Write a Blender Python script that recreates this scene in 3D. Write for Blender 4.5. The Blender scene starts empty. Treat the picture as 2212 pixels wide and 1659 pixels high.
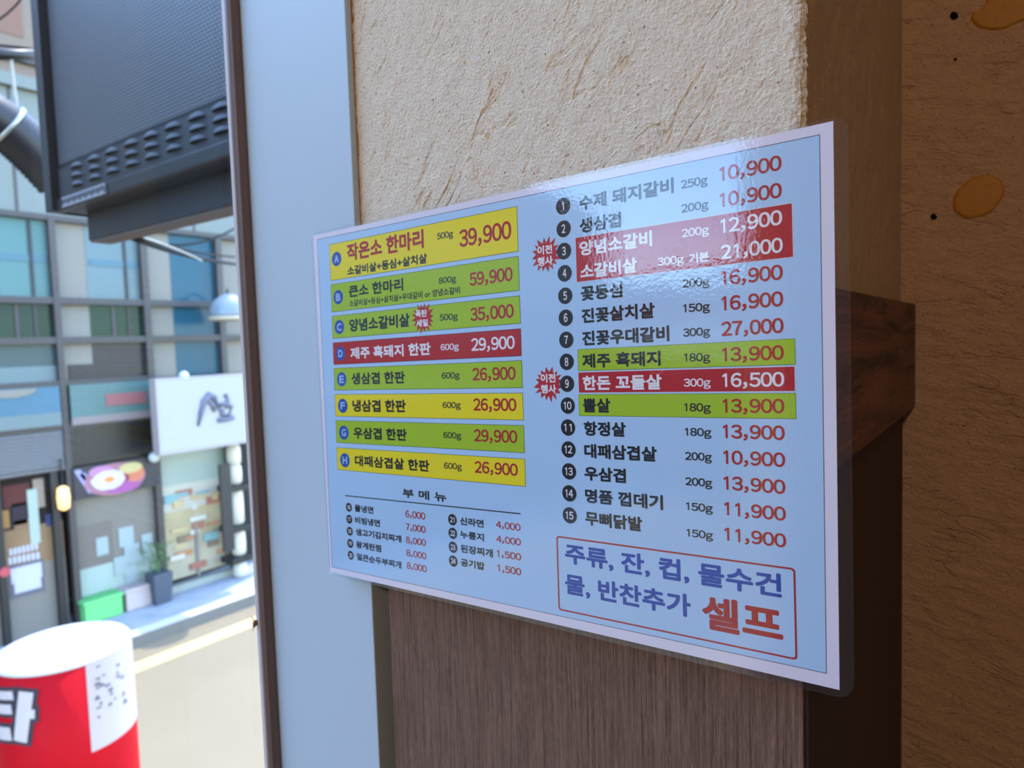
import bpy, bmesh, math, random
import numpy as np
from mathutils import Vector, Matrix, noise as mnoise

random.seed(7)
S = bpy.context.scene
COL = S.collection

# ------------------------------------------------------------------ camera
FPX = 1486.3                                   # focal length in pixels of the 2212 px wide frame
CX, CY = 1106.0, 829.5
ZM = 1.20                                      # height of the menu's centre above the room floor
CAM = Vector((0.28406, -0.38778, 0.0465 + ZM))
RIGHT = Vector((0.8069728, 0.5897243, -0.0319405))
FWD = Vector((-0.5904776, 0.8045912, -0.0630020))
UP = Vector((-0.0114547, 0.0697011, 0.9975022))
cam_d = bpy.data.cameras.new('camera')
cam = bpy.data.objects.new('camera', cam_d)
COL.objects.link(cam)
cam.matrix_world = Matrix(((RIGHT.x, UP.x, -FWD.x, CAM.x), (RIGHT.y, UP.y, -FWD.y, CAM.y),
                           (RIGHT.z, UP.z, -FWD.z, CAM.z), (0, 0, 0, 1)))
cam_d.sensor_width = 36.0
cam_d.lens = 36.0 * FPX / 2212.0
cam_d.clip_start = 0.02
cam_d.clip_end = 300
cam_d.dof.use_dof = True
cam_d.dof.focus_distance = 0.43
cam_d.dof.aperture_fstop = 9.0
S.camera = cam


def ray(px, py):
    return (RIGHT * ((px - CX) / FPX) + FWD - UP * ((py - CY) / FPX)).normalized()


def at_x(px, py, X):                           # where the sight line through a pixel meets the plane x = X
    d = ray(px, py)
    return CAM + d * ((X - CAM.x) / d.x)


def at_y(px, py, Y):
    d = ray(px, py)
    return CAM + d * ((Y - CAM.y) / d.y)


def at_z(px, py, Z):
    d = ray(px, py)
    return CAM + d * ((Z - CAM.z) / d.z)


# ------------------------------------------------------------------ light
SUN_EL = math.radians(69)
SUN_H = Vector((-0.30, 0.954, 0)).normalized()
SUN_DIR = (SUN_H * math.cos(SUN_EL) + Vector((0, 0, math.sin(SUN_EL)))).normalized()

world = bpy.data.worlds.new('sky_world')
S.world = world
world.use_nodes = True
wt = world.node_tree
wt.nodes.clear()
w_out = wt.nodes.new('ShaderNodeOutputWorld')
w_bg = wt.nodes.new('ShaderNodeBackground')
w_sky = wt.nodes.new('ShaderNodeTexSky')
w_sky.sky_type = 'NISHITA'
w_sky.sun_disc = False
w_sky.sun_elevation = SUN_EL
w_sky.sun_rotation = math.atan2(SUN_H.x, SUN_H.y)
w_sky.altitude = 50
w_sky.dust_density = 0.4
w_sky.ozone_density = 3.0
w_bg.inputs['Strength'].default_value = 1.15
wt.links.new(w_sky.outputs[0], w_bg.inputs['Color'])
wt.links.new(w_bg.outputs[0], w_out.inputs['Surface'])

sun_d = bpy.data.lights.new('sun', 'SUN')
sun_d.energy = 4.0
sun_d.angle = math.radians(0.6)
sun_d.color = (1.0, 0.93, 0.83)
sun = bpy.data.objects.new('sun', sun_d)
COL.objects.link(sun)
sun.rotation_euler = (-SUN_DIR).to_track_quat('-Z', 'Y').to_euler()

# light portal in the window opening (guides the sky's sampling, gives no light itself)
por_d = bpy.data.lights.new('window_portal', 'AREA')
por_d.shape = 'RECTANGLE'
por_d.size, por_d.size_y = 2.12, 2.65
por_d.cycles.is_portal = True
por = bpy.data.objects.new('window_portal', por_d)
COL.objects.link(por)
por.location = (-0.37, -1.06, 1.68)
por.rotation_euler = Vector((1, 0, 0)).to_track_quat('-Z', 'Y').to_euler()

S.view_settings.view_transform = 'Standard'
S.view_settings.look = 'None'
S.view_settings.gamma = 1.0
S.view_settings.use_curve_mapping = False
S.view_settings.exposure = 0.75
S.cycles.use_denoising = True
S.cycles.max_bounces = 10
S.cycles.diffuse_bounces = 5
S.cycles.transparent_max_bounces = 16
S.cycles.caustics_reflective = False
S.cycles.caustics_refractive = False
S.cycles.sample_clamp_indirect = 6.0


# ------------------------------------------------------------------ helpers
def s2l(c):
    return tuple((x / 255 / 12.92) if x / 255 <= 0.04045 else ((x / 255 + 0.055) / 1.055) ** 2.4 for x in c)


def new_mat(name):
    m = bpy.data.materials.new(name)
    m.use_nodes = True
    m.node_tree.nodes.clear()
    t = m.node_tree
    o = t.nodes.new('ShaderNodeOutputMaterial')
    return m, t, o


def N(t, kind, **kw):
    n = t.nodes.new(kind)
    for k, v in kw.items():
        if hasattr(n, k):
            setattr(n, k, v)
    return n


ALB = 1.0                                      # overall reflectance of the things being made


def plain(name, rgb, rough=0.5, spec=0.4, metal=0.0, var=0.06, scale=30, bump=0.0, bscale=200, emit=None, estr=0,
          linear=False, coat=0.0):
    c = tuple(x * ALB for x in s2l(rgb))
    m, t, o = new_mat(name)
    b = N(t, 'ShaderNodeBsdfPrincipled')
    b.inputs['Roughness'].default_value = rough
    b.inputs['Specular IOR Level'].default_value = spec
    b.inputs['Metallic'].default_value = metal
    b.inputs['Coat Weight'].default_value = coat
    tc = N(t, 'ShaderNodeTexCoord')
    nz = N(t, 'ShaderNodeTexNoise')
    nz.inputs['Scale'].default_value = scale
    nz.inputs['Detail'].default_value = 4
    t.links.new(tc.outputs['Object'], nz.inputs['Vector'])
    mix = N(t, 'ShaderNodeMix', data_type='RGBA')
    mix.inputs['A'].default_value = (*[x * (1 - var) for x in c], 1)
    mix.inputs['B'].default_value = (*[min(1, x * (1 + var)) for x in c], 1)
    t.links.new(nz.outputs['Fac'], mix.inputs['Factor'])
    t.links.new(mix.outputs['Result'], b.inputs['Base Color'])
    if bump:
        n2 = N(t, 'ShaderNodeTexNoise')
        n2.inputs['Scale'].default_value = bscale
        n2.inputs['Detail'].default_value = 5
        t.links.new(tc.outputs['Object'], n2.inputs['Vector'])
        bp = N(t, 'ShaderNodeBump')
        bp.inputs['Distance'].default_value = bump
        t.links.new(n2.outputs['Fac'], bp.inputs['Height'])
        t.links.new(bp.outputs[0], b.inputs['Normal'])
    if emit:
        b.inputs['Emission Color'].default_value = (*s2l(emit), 1)
        b.inputs['Emission Strength'].default_value = estr
    t.links.new(b.outputs[0], o.inputs['Surface'])
    return m


def stucco(name, rgb, grain, gouge, pits, stretch=(1, 1, 1), rot=(0, 0, 0), coarse=1.0, wave=None, real=False):
    """trowelled sand plaster: fine sandy grain, dragged gouges, small pits"""
    c = s2l(rgb)
    m, t, o = new_mat(name)
    L = t.links.new
    b = N(t, 'ShaderNodeBsdfPrincipled')
    b.inputs['Roughness'].default_value = 0.92
    b.inputs['Specular IOR Level'].default_value = 0.15
    tc = N(t, 'ShaderNodeTexCoord')
    mp = N(t, 'ShaderNodeMapping')
    mp.vector_type = 'TEXTURE'
    mp.inputs['Scale'].default_value = stretch
    mp.inputs['Rotation'].default_value = rot
    L(tc.outputs['Object'], mp.inputs['Vector'])
    g = N(t, 'ShaderNodeTexNoise')
    g.inputs['Scale'].default_value = 420 * coarse
    g.inputs['Detail'].default_value = 6
    g.inputs['Roughness'].default_value = 0.62
    L(tc.outputs['Object'], g.inputs['Vector'])
    # gouges: thin valleys where a stretched, warped noise crosses its middle value
    n1 = N(t, 'ShaderNodeTexNoise')
    n1.inputs['Scale'].default_value = 34 * coarse
    n1.inputs['Detail'].default_value = 5
    n1.inputs['Distortion'].default_value = 0.9
    L(mp.outputs[0], n1.inputs['Vector'])
    sub = N(t, 'ShaderNodeMath', operation='SUBTRACT')
    sub.inputs[1].default_value = 0.5
    L(n1.outputs['Fac'], sub.inputs[0])
    ab = N(t, 'ShaderNodeMath', operation='ABSOLUTE')
    L(sub.outputs[0], ab.inputs[0])
    rp = N(t, 'ShaderNodeMapRange')
    rp.inputs['From Min'].default_value = 0.0
    rp.inputs['From Max'].default_value = 0.028
    rp.inputs['To Min'].default_value = -1.0
    rp.inputs['To Max'].default_value = 0.0
    L(ab.outputs[0], rp.inputs['Value'])
    # the gouges come and go
    n2 = N(t, 'ShaderNodeTexNoise')
    n2.inputs['Scale'].default_value = 26 * coarse
    L(tc.outputs['Object'], n2.inputs['Vector'])
    r2 = N(t, 'ShaderNodeMapRange')
    r2.inputs['From Min'].default_value = 0.42
    r2.inputs['From Max'].default_value = 0.62
    L(n2.outputs['Fac'], r2.inputs['Value'])
    gm = N(t, 'ShaderNodeMath', operation='MULTIPLY')
    L(rp.outputs[0], gm.inputs[0])
    L(r2.outputs[0], gm.inputs[1])
    vo = N(t, 'ShaderNodeTexVoronoi')
    vo.inputs['Scale'].default_value = 170 * coarse
    L(tc.outputs['Object'], vo.inputs['Vector'])
    rv = N(t, 'ShaderNodeMapRange')
    rv.inputs['From Min'].default_value = 0.05
    rv.inputs['From Max'].default_value = 0.22
    rv.inputs['To Min'].default_value = -1.0
    rv.inputs['To Max'].default_value = 0.0
    L(vo.outputs['Distance'], rv.inputs['Value'])
    n3 = N(t, 'ShaderNodeTexNoise')
    n3.inputs['Scale'].default_value = 60 * coarse
    L(tc.outputs['Object'], n3.inputs['Vector'])
    r3 = N(t, 'ShaderNodeMapRange')
    r3.inputs['From Min'].default_value = 0.52
    r3.inputs['From Max'].default_value = 0.6
    L(n3.outputs['Fac'], r3.inputs['Value'])
    pm = N(t, 'ShaderNodeMath', operation='MULTIPLY')
    L(rv.outputs[0], pm.inputs[0])
    L(r3.outputs[0], pm.inputs[1])
    med = N(t, 'ShaderNodeTexNoise')
    med.inputs['Scale'].default_value = 75 * coarse
    med.inputs['Detail'].default_value = 4
    L(mp.outputs[0], med.inputs['Vector'])

    def mul(sock, k):
        q = N(t, 'ShaderNodeMath', operation='MULTIPLY')
        q.inputs[1].default_value = k
        L(sock, q.inputs[0])
        return q.outputs[0]

    def add(a, c2):
        q = N(t, 'ShaderNodeMath', operation='ADD')
        L(a, q.inputs[0])
        L(c2, q.inputs[1])
        return q.outputs[0]
    h = add(add(mul(g.outputs['Fac'], grain), mul(gm.outputs[0], gouge)),
            add(mul(pm.outputs[0], pits), mul(med.outputs['Fac'], gouge * 1.1 if wave is None else wave)))
    bp = N(t, 'ShaderNodeBump')
    bp.inputs['Strength'].default_value = 1.0
    bp.inputs['Distance'].default_value = 1.0
    L(h, bp.inputs['Height'])
    if real:                                    # the finely gridded plaster face is really pushed in and out
        dn = N(t, 'ShaderNodeDisplacement')
        dn.inputs['Midlevel'].default_value = 0.0
        dn.inputs['Scale'].default_value = 1.0
        L(h, dn.inputs['Height'])
        L(dn.outputs[0], o.inputs['Displacement'])
        m.displacement_method = 'BOTH'
    else:
        L(bp.outputs[0], b.inputs['Normal'])
    cn = N(t, 'ShaderNodeTexNoise')
    cn.inputs['Scale'].default_value = 140 * coarse
    cn.inputs['Detail'].default_value = 6
    L(tc.outputs['Object'], cn.inputs['Vector'])
    mx = N(t, 'ShaderNodeMix', data_type='RGBA')
    mx.inputs['A'].default_value = (*[x * 0.82 for x in c], 1)
    mx.inputs['B'].default_value = (*[min(1, x * 1.16) for x in c], 1)
    L(cn.outputs['Fac'], mx.inputs['Factor'])
    # dark grit in the mix
    v2 = N(t, 'ShaderNodeTexVoronoi')
    v2.inputs['Scale'].default_value = 120 * coarse
    v2.inputs['Randomness'].default_value = 1.0
    L(tc.outputs['Object'], v2.inputs['Vector'])
    r4 = N(t, 'ShaderNodeMapRange')
    r4.inputs['From Min'].default_value = 0.06
    r4.inputs['From Max'].default_value = 0.11
    L(v2.outputs['Distance'], r4.inputs['Value'])
    mx2 = N(t, 'ShaderNodeMix', data_type='RGBA')
    mx2.inputs['A'].default_value = (*[x * 0.38 for x in c], 1)
    L(mx.outputs['Result'], mx2.inputs['B'])
    L(r4.outputs[0], mx2.inputs['Factor'])
    L(mx2.outputs['Result'], b.inputs['Base Color'])
    L(b.outputs[0], o.inputs['Surface'])
    return m


def wood(name, dark, light, stretch, scale=9.0, rough=0.55, bump=0.0006, distort=1.2, fine=1.0, fw=0.75, lo=0.58, hi=1.12):
    m, t, o = new_mat(name)
    L = t.links.new
    b = N(t, 'ShaderNodeBsdfPrincipled')
    b.inputs['Roughness'].default_value = rough
    b.inputs['Specular IOR Level'].default_value = 0.35
    tc = N(t, 'ShaderNodeTexCoord')
    mp = N(t, 'ShaderNodeMapping')
    mp.inputs['Scale'].default_value = stretch
    L(tc.outputs['Object'], mp.inputs['Vector'])
    n1 = N(t, 'ShaderNodeTexNoise')
    n1.inputs['Scale'].default_value = scale
    n1.inputs['Detail'].default_value = 7
    n1.inputs['Roughness'].default_value = 0.65
    n1.inputs['Distortion'].default_value = distort
    L(mp.outputs[0], n1.inputs['Vector'])
    n2 = N(t, 'ShaderNodeTexNoise')
    n2.inputs['Scale'].default_value = scale * 6 * fine
    n2.inputs['Detail'].default_value = 4
    L(mp.outputs[0], n2.inputs['Vector'])
    ad = N(t, 'ShaderNodeMath', operation='MULTIPLY_ADD')
    ad.inputs[1].default_value = fw
    L(n2.outputs['Fac'], ad.inputs[0])
    L(n1.outputs['Fac'], ad.inputs[2])
    r = N(t, 'ShaderNodeMapRange')
    r.inputs['From Min'].default_value = lo
    r.inputs['From Max'].default_value = hi
    L(ad.outputs[0], r.inputs['Value'])
    mx = N(t, 'ShaderNodeMix', data_type='RGBA')
    mx.inputs['A'].default_value = (*s2l(dark), 1)
    mx.inputs['B'].default_value = (*s2l(light), 1)
    L(r.outputs[0], mx.inputs['Factor'])
    L(mx.outputs['Result'], b.inputs['Base Color'])
    bp = N(t, 'ShaderNodeBump')
    bp.inputs['Distance'].default_value = bump
    L(ad.outputs[0], bp.inputs['Height'])
    L(bp.outputs[0], b.inputs['Normal'])
    L(b.outputs[0], o.inputs['Surface'])
    return m


def clear_sheet(name, ior, tint=(1, 1, 1), milk=0.0, rough=0.03, bump=0.0, bscale=300, spec=1.0):
    """thin clear sheet: lets light straight through, mirrors by Fresnel, a little milky"""
    m, t, o = new_mat(name)
    L = t.links.new
    tr = N(t, 'ShaderNodeBsdfTransparent')
    tr.inputs['Color'].default_value = (*tint, 1)
    df = N(t, 'ShaderNodeBsdfDiffuse')
    df.inputs['Color'].default_value = (0.8, 0.8, 0.82, 1)
    gl = N(t, 'ShaderNodeBsdfGlossy')
    gl.inputs['Roughness'].default_value = rough
    fr = N(t, 'ShaderNodeFresnel')
    ge = N(t, 'ShaderNodeNewGeometry')
    mi = N(t, 'ShaderNodeMix', data_type='FLOAT')       # the same mirror strength from either side of the sheet
    mi.inputs['A'].default_value = ior
    mi.inputs['B'].default_value = 1.0 / ior
    L(ge.outputs['Backfacing'], mi.inputs['Factor'])
    L(mi.outputs['Result'], fr.inputs['IOR'])
    m1 = N(t, 'ShaderNodeMixShader')
    m1.inputs['Fac'].default_value = milk
    L(tr.outputs[0], m1.inputs[1])
    L(df.outputs[0], m1.inputs[2])
    m2 = N(t, 'ShaderNodeMixShader')
    fm = N(t, 'ShaderNodeMath', operation='MULTIPLY')
    fm.inputs[1].default_value = spec
    L(fr.outputs[0], fm.inputs[0])
    L(fm.outputs[0], m2.inputs['Fac'])
    L(m1.outputs[0], m2.inputs[1])
    L(gl.outputs[0], m2.inputs[2])
    if bump:
        tc = N(t, 'ShaderNodeTexCoord')
        n1 = N(t, 'ShaderNodeTexNoise')
        n1.inputs['Scale'].default_value = bscale
        n1.inputs['Detail'].default_value = 3
        L(tc.outputs['Object'], n1.inputs['Vector'])
        n2 = N(t, 'ShaderNodeTexNoise')
        n2.inputs['Scale'].default_value = 30
        n2.inputs['Detail'].default_value = 1
        L(tc.outputs['Object'], n2.inputs['Vector'])
        ma = N(t, 'ShaderNodeMath', operation='MULTIPLY_ADD')
        ma.inputs[1].default_value = 4.5
        L(n2.outputs['Fac'], ma.inputs[0])
        L(n1.outputs['Fac'], ma.inputs[2])
        bp = N(t, 'ShaderNodeBump')
        bp.inputs['Distance'].default_value = bump
        L(ma.outputs[0], bp.inputs['Height'])
        L(bp.outputs[0], gl.inputs['Normal'])
        L(bp.outputs[0], fr.inputs['Normal'])
    L(m2.outputs[0], o.inputs['Surface'])
    return m


ORG = {}                                       # world origin of every object built


def empty(name, loc, label=None, cat=None, group=None, kind=None):
    o = bpy.data.objects.new(name, None)
    o.empty_display_size = 0.05
    o.location = loc
    COL.objects.link(o)
    ORG[o.name] = Vector(loc)
    tag(o, label, cat, group, kind)
    return o


def tag(o, label=None, cat=None, group=None, kind=None):
    for k, v in (('label', label), ('category', cat), ('group', group), ('kind', kind)):
        if v:
            o[k] = v
    return o


def link_mesh(name, me, mats, parent=None, smooth=False, label=None, cat=None, group=None, kind=None):
    o = bpy.data.objects.new(name, me)
    for m in (mats if isinstance(mats, (list, tuple)) else [mats]):
        me.materials.append(m)
    COL.objects.link(o)
    if parent:
        o.parent = parent
        ORG[o.name] = ORG[parent.name].copy()
    else:
        ORG[o.name] = Vector((0, 0, 0))
    if smooth:
        for p in me.polygons:
            p.use_smooth = True
    tag(o, label, cat, group, kind)
    return o


class MB:
    """collects shapes given in world coordinates, linked as ONE mesh object"""

    def __init__(self):
        self.v, self.f, self.mi = [], [], []

    def add(self, vs, fs, mi=0):
        b = len(self.v)
        self.v += [Vector(x) for x in vs]
        self.f += [tuple(b + i for i in f) for f in fs]
        self.mi += [mi] * len(fs)
        return self

    def box(self, x0, x1, y0, y1, z0, z1, mi=0):
        x0, x1 = min(x0, x1), max(x0, x1)
        y0, y1 = min(y0, y1), max(y0, y1)
        z0, z1 = min(z0, z1), max(z0, z1)
        vs = [(x0, y0, z0), (x1, y0, z0), (x1, y1, z0), (x0, y1, z0), (x0, y0, z1), (x1, y0, z1), (x1, y1, z1), (x0, y1, z1)]
        return self.add(vs, [(0, 3, 2, 1), (4, 5, 6, 7), (0, 1, 5, 4), (1, 2, 6, 5), (2, 3, 7, 6), (3, 0, 4, 7)], mi)

    def tube(self, pts, r, n=12, mi=0, caps=True):
        pts = [Vector(p) for p in pts]
        rr = r if isinstance(r, (list, tuple)) else [r] * len(pts)
        vs, fs = [], []
        up = Vector((0, 0, 1))
        for i, p in enumerate(pts):
            d = (pts[min(i + 1, len(pts) - 1)] - pts[max(i - 1, 0)]).normalized()
            u = up if abs(d.dot(up)) < 0.95 else Vector((1, 0, 0))
            a = d.cross(u).normalized()
            b = a.cross(d).normalized()
            for k in range(n):
                th = 2 * math.pi * k / n
                vs.append(p + (a * math.cos(th) + b * math.sin(th)) * rr[i])
        for i in range(len(pts) - 1):
            for k in range(n):
                fs.append((i * n + k, i * n + (k + 1) % n, (i + 1) * n + (k + 1) % n, (i + 1) * n + k))
        if caps:
            fs.append(tuple(range(n))[::-1])
            fs.append(tuple((len(pts) - 1) * n + k for k in range(n)))
        return self.add(vs, fs, mi)

    def lathe(self, c, prof, n=48, mi=0):
        c = Vector(c)
        vs, fs = [], []
        for r, z in prof:
            for k in range(n):
                th = 2 * math.pi * k / n
                vs.append(c + Vector((r * math.cos(th), r * math.sin(th), z)))
        for i in range(len(prof) - 1):
            for k in range(n):
                fs.append((i * n + k, i * n + (k + 1) % n, (i + 1) * n + (k + 1) % n, (i + 1) * n + k))
        fs.append(tuple(range(n))[::-1])
        fs.append(tuple((len(prof) - 1) * n + k for k in range(n)))
        return self.add(vs, fs, mi)

    def slab(self, pts, off, mi=0):             # polygon extruded by the vector off
        off = Vector(off)
        n = len(pts)
        vs = [Vector(p) for p in pts] + [Vector(p) + off for p in pts]
        fs = [tuple(range(n)), tuple(range(2 * n - 1, n - 1, -1))]
        fs += [(i, i + n, (i + 1) % n + n, (i + 1) % n) for i in range(n)]
        return self.add(vs, fs, mi)

    def build(self, name, mats, parent=None, bevel=0, seg=2, smooth=False, **kw):
        o0 = ORG[parent.name] if parent else Vector((0, 0, 0))
        me = bpy.data.meshes.new(name)
        me.from_pydata([v - o0 for v in self.v], [], self.f)
        for p, i in zip(me.polygons, self.mi):
            p.material_index = i
        bm = bmesh.new()
        bm.from_mesh(me)
        bmesh.ops.recalc_face_normals(bm, faces=bm.faces)
        if bevel:
            bmesh.ops.bevel(bm, geom=list(bm.edges), offset=bevel, segments=seg, profile=0.6, affect='EDGES')
        bm.to_mesh(me)
        bm.free()
        return link_mesh(name, me, mats, parent, smooth, **kw)


def box(name, x0, x1, y0, y1, z0, z1, mat, parent=None, bevel=0, **kw):
    return MB().box(x0, x1, y0, y1, z0, z1).build(name, mat, parent, bevel, **kw)


# ------------------------------------------------------------------ setting: where things stand
Y_ST = 0.014                                   # face of the plaster pilaster
Y_WP = 0.0065                                  # face of the white window post
XC = (at_y(1726, 200, Y_ST).x + at_y(1738, 1630, Y_ST).x) / 2      # the pilaster's free edge
YR = (at_x(1945, 250, XC).y + at_x(1945, 1500, XC).y) / 2          # the recess wall behind it
XR = at_y(1978, 770, YR).x                                          # outer face of the chair rail
X_PANE = -0.345
ZR0, ZR1 = ZM - 0.034, ZM + 0.0705             # chair rail
Z_CEIL = 3.15
Z_WALK = CAM.z - 3.56
Z_ROAD = Z_WALK - 0.15
XF = CAM.x - 10.0                              # shop fronts across the street

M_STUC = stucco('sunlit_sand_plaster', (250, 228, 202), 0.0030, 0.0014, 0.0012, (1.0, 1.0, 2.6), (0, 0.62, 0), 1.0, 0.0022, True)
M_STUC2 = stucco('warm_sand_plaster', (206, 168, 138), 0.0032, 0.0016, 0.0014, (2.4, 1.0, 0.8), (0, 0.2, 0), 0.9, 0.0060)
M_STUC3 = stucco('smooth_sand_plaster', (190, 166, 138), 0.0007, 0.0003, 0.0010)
M_WHITE = plain('white_vinyl_panel', (184, 200, 209), 0.42, 0.4, var=0.02, scale=8, bump=0.00015, bscale=60)
M_BROWN = plain('brown_vinyl_frame', (116, 95, 88), 0.38, 0.5, var=0.05, scale=20)
M_SEAL = plain('tan_sealant', (176, 122, 78), 0.7, 0.2, bump=0.0006, bscale=160)
M_GAP = plain('dark_backing_board', (52, 40, 34), 0.8, 0.2)
M_WOODV = wood('vertical_grain_laminate', (44, 30, 24), (158, 122, 102), (90, 90, 2.2), 9, 0.5, 0.0005, 0.4)
M_WOODS = wood('dark_wainscot', (38, 28, 25), (60, 44, 38), (60, 60, 2.2), 9, 0.6, 0.0003, 0.4)
M_RAIL = wood('dark_figured_rail', (10, 6, 6), (124, 76, 64), (40, 2.6, 30), 1.7, 0.5, 0.0012, 0.9, 1.6, 0.28, 0.52, 0.78)
M_CEIL = plain('ceiling_board', (190, 180, 165), 0.9, 0.1)
M_FLOOR = wood('room_floor_boards', (74, 52, 38), (120, 88, 64), (3, 40, 40), 4, 0.45, 0.0002)
M_ROOM = plain('room_plaster', (176, 150, 118), 0.9, 0.1, bump=0.001, bscale=60)
M_GLASS = clear_sheet('window_glass', 1.45, (0.97, 0.985, 0.98), 0.0, 0.0, spec=0.55)

# floor, ceiling, far walls of the room
X1, Y0 = 3.4, -4.2
box('floor', -0.50, X1, Y0, YR + 0.2, -0.15, 0.0, M_FLOOR, kind='structure')
box('ceiling', -0.50, X1, Y0, YR + 0.2, Z_CEIL, Z_CEIL + 0.15, M_CEIL, kind='structure')
box('wall_rear', -0.50, X1 + 0.15, Y0 - 0.15, Y0, 0, Z_CEIL, M_ROOM, kind='structure')
box('wall_east', X1, X1 + 0.15, Y0, YR + 0.2, 0, Z_CEIL, M_ROOM, kind='structure')
W_END = -2.12                                  # the window's far end
MB().box(-0.50, -0.34, Y0, W_END, 0, Z_CEIL).box(-0.50, -0.34, W_END, YR + 0.2, 0, 0.30) \
    .box(-0.50, -0.34, W_END, YR + 0.2, 3.0, Z_CEIL).build('wall_left', M_ROOM, kind='structure')


def rough_grid(name, corner, du, dv, nu, nv, mat, amp, nrm, edge=None, **kw):
    """a plaster face as a fine grid, pushed in and out along nrm"""
    corner, du, dv, nrm = map(Vector, (corner, du, dv, nrm))
    vs, fs = [], []
    for j in range(nv + 1):
        for i in range(nu + 1):
            p = corner + du * (i / nu) + dv * (j / nv)
            h = mnoise.fractal(p * 55, 0.9, 2.1, 4) * amp + mnoise.noise(p * 14) * amp * 0.8
            q = p + nrm * h
            if edge and i == nu:
                q = q + Vector(edge) * (mnoise.fractal(p * 90, 0.8, 2.1, 4) + 0.9 * mnoise.fractal(p * 260, 0.8, 2.1, 3)) * 0.0007
            vs.append(q)
    for j in range(nv):
        for i in range(nu):
            a = j * (nu + 1) + i
            fs.append((a, a + 1, a + nu + 2, a + nu + 1))
    me = bpy.data.meshes.new(name)
    me.from_pydata(vs, [], fs)
    return link_mesh(name, me, mat, None, True, **kw)


def fine_face(name, x0, x1, z0, z1, y, step, mat):
    """a plaster face gridded finely enough to carry the displacement; its right edge is ragged"""
    nu, nv = int((x1 - x0) / step), int((z1 - z0) / step)
    co = np.zeros((nv + 1, nu + 1, 3), dtype=np.float32)
    co[..., 0] = np.linspace(x0, x1, nu + 1)[None, :]
    co[..., 1] = y
    co[..., 2] = np.linspace(z0, z1, nv + 1)[:, None]
    rag = np.array([mnoise.fractal(Vector((0, 0, z)) * 90, 0.8, 2.1, 4) + 0.9 * mnoise.fractal(Vector((3, 0, z)) * 260, 0.8, 2.1, 3)
                    for z in np.linspace(z0, z1, nv + 1)], dtype=np.float32) * 0.0012
    fall = np.clip((np.linspace(x0, x1, nu + 1) - (x1 - 0.010)) / 0.010, 0, 1) ** 2
    co[..., 0] += rag[:, None] * fall[None, :]
    co[..., 1] += 0.0035 * (fall[None, :] ** 3)
    i = np.arange((nv + 1) * (nu + 1)).reshape(nv + 1, nu + 1)
    fc = np.stack([i[:-1, :-1], i[:-1, 1:], i[1:, 1:], i[1:, :-1]], -1).reshape(-1, 4)
    me = bpy.data.meshes.new(name)
    me.vertices.add(co.shape[0] * co.shape[1])
    me.vertices.foreach_set('co', co.ravel())
    me.loops.add(fc.size)
    me.loops.foreach_set('vertex_index', fc.ravel().astype(np.int32))
    me.polygons.add(len(fc))
    me.polygons.foreach_set('loop_start', np.arange(0, fc.size, 4, dtype=np.int32))
    me.polygons.foreach_set('use_smooth', np.ones(len(fc), dtype=bool))
    me.update(calc_edges=True)
    me.validate()
    return link_mesh(name, me, mat, None, False, kind='structure')


# pilaster: plaster above the rail, wood below
X_SEAL0 = at_y(757, 217, Y_ST).x
X_ST0 = at_y(768, 217, Y_ST).x
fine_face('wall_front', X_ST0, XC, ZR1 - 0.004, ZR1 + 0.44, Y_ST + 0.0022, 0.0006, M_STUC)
MB().box(X_ST0, XC - 0.004, Y_ST + 0.004, YR - 0.002, ZR1, Z_CEIL).box(X_ST0, XC - 0.004, Y_ST + 0.0005, Y_ST + 0.01, ZR1 + 0.43, Z_CEIL) \
    .build('wall_pillar', M_STUC, kind='structure')
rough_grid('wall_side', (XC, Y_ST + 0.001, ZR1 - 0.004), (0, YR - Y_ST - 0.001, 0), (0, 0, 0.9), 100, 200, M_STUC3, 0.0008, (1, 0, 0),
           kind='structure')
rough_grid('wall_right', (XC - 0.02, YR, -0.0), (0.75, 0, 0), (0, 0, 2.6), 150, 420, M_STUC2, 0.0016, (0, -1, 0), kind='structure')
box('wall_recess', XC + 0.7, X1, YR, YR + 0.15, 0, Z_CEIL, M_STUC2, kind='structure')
X_WD0 = at_y(848, 1500, Y_ST).x
box('trim_1', X_WD0, XC, Y_ST, YR - 0.001, 0.0, ZR0, [M_WOODV], bevel=0.0012, kind='structure')
box('trim_2', XC + 0.0002, XC + 0.0022, Y_ST + 0.002, YR - 0.001, 0.0, ZR0 + 0.002, M_WOODS, kind='structure')
box('trim_3', X_ST0, XR, Y_ST - 0.0095, YR - 0.0015, ZR0, ZR1, M_RAIL, bevel=0.0015, kind='structure')
box('trim_4', X_SEAL0, X_ST0 + 0.001, Y_ST - 0.0015, Y_ST + 0.03, ZR1, Z_CEIL, M_SEAL, bevel=0.001, kind='structure')
box('trim_5', -0.17, X_WD0 + 0.02, Y_ST + 0.022, YR, 0.0, Z_CEIL, M_GAP, kind='structure')

# glue stains and screw holes on the recess wall
M_STAIN = plain('dried_amber_glue', (176, 120, 40), 0.5, 0.3, var=0.12, scale=60, bump=0.0008, bscale=90)
M_HOLE = plain('black_screw_hole', (16, 14, 14), 0.9, 0.1)


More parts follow.
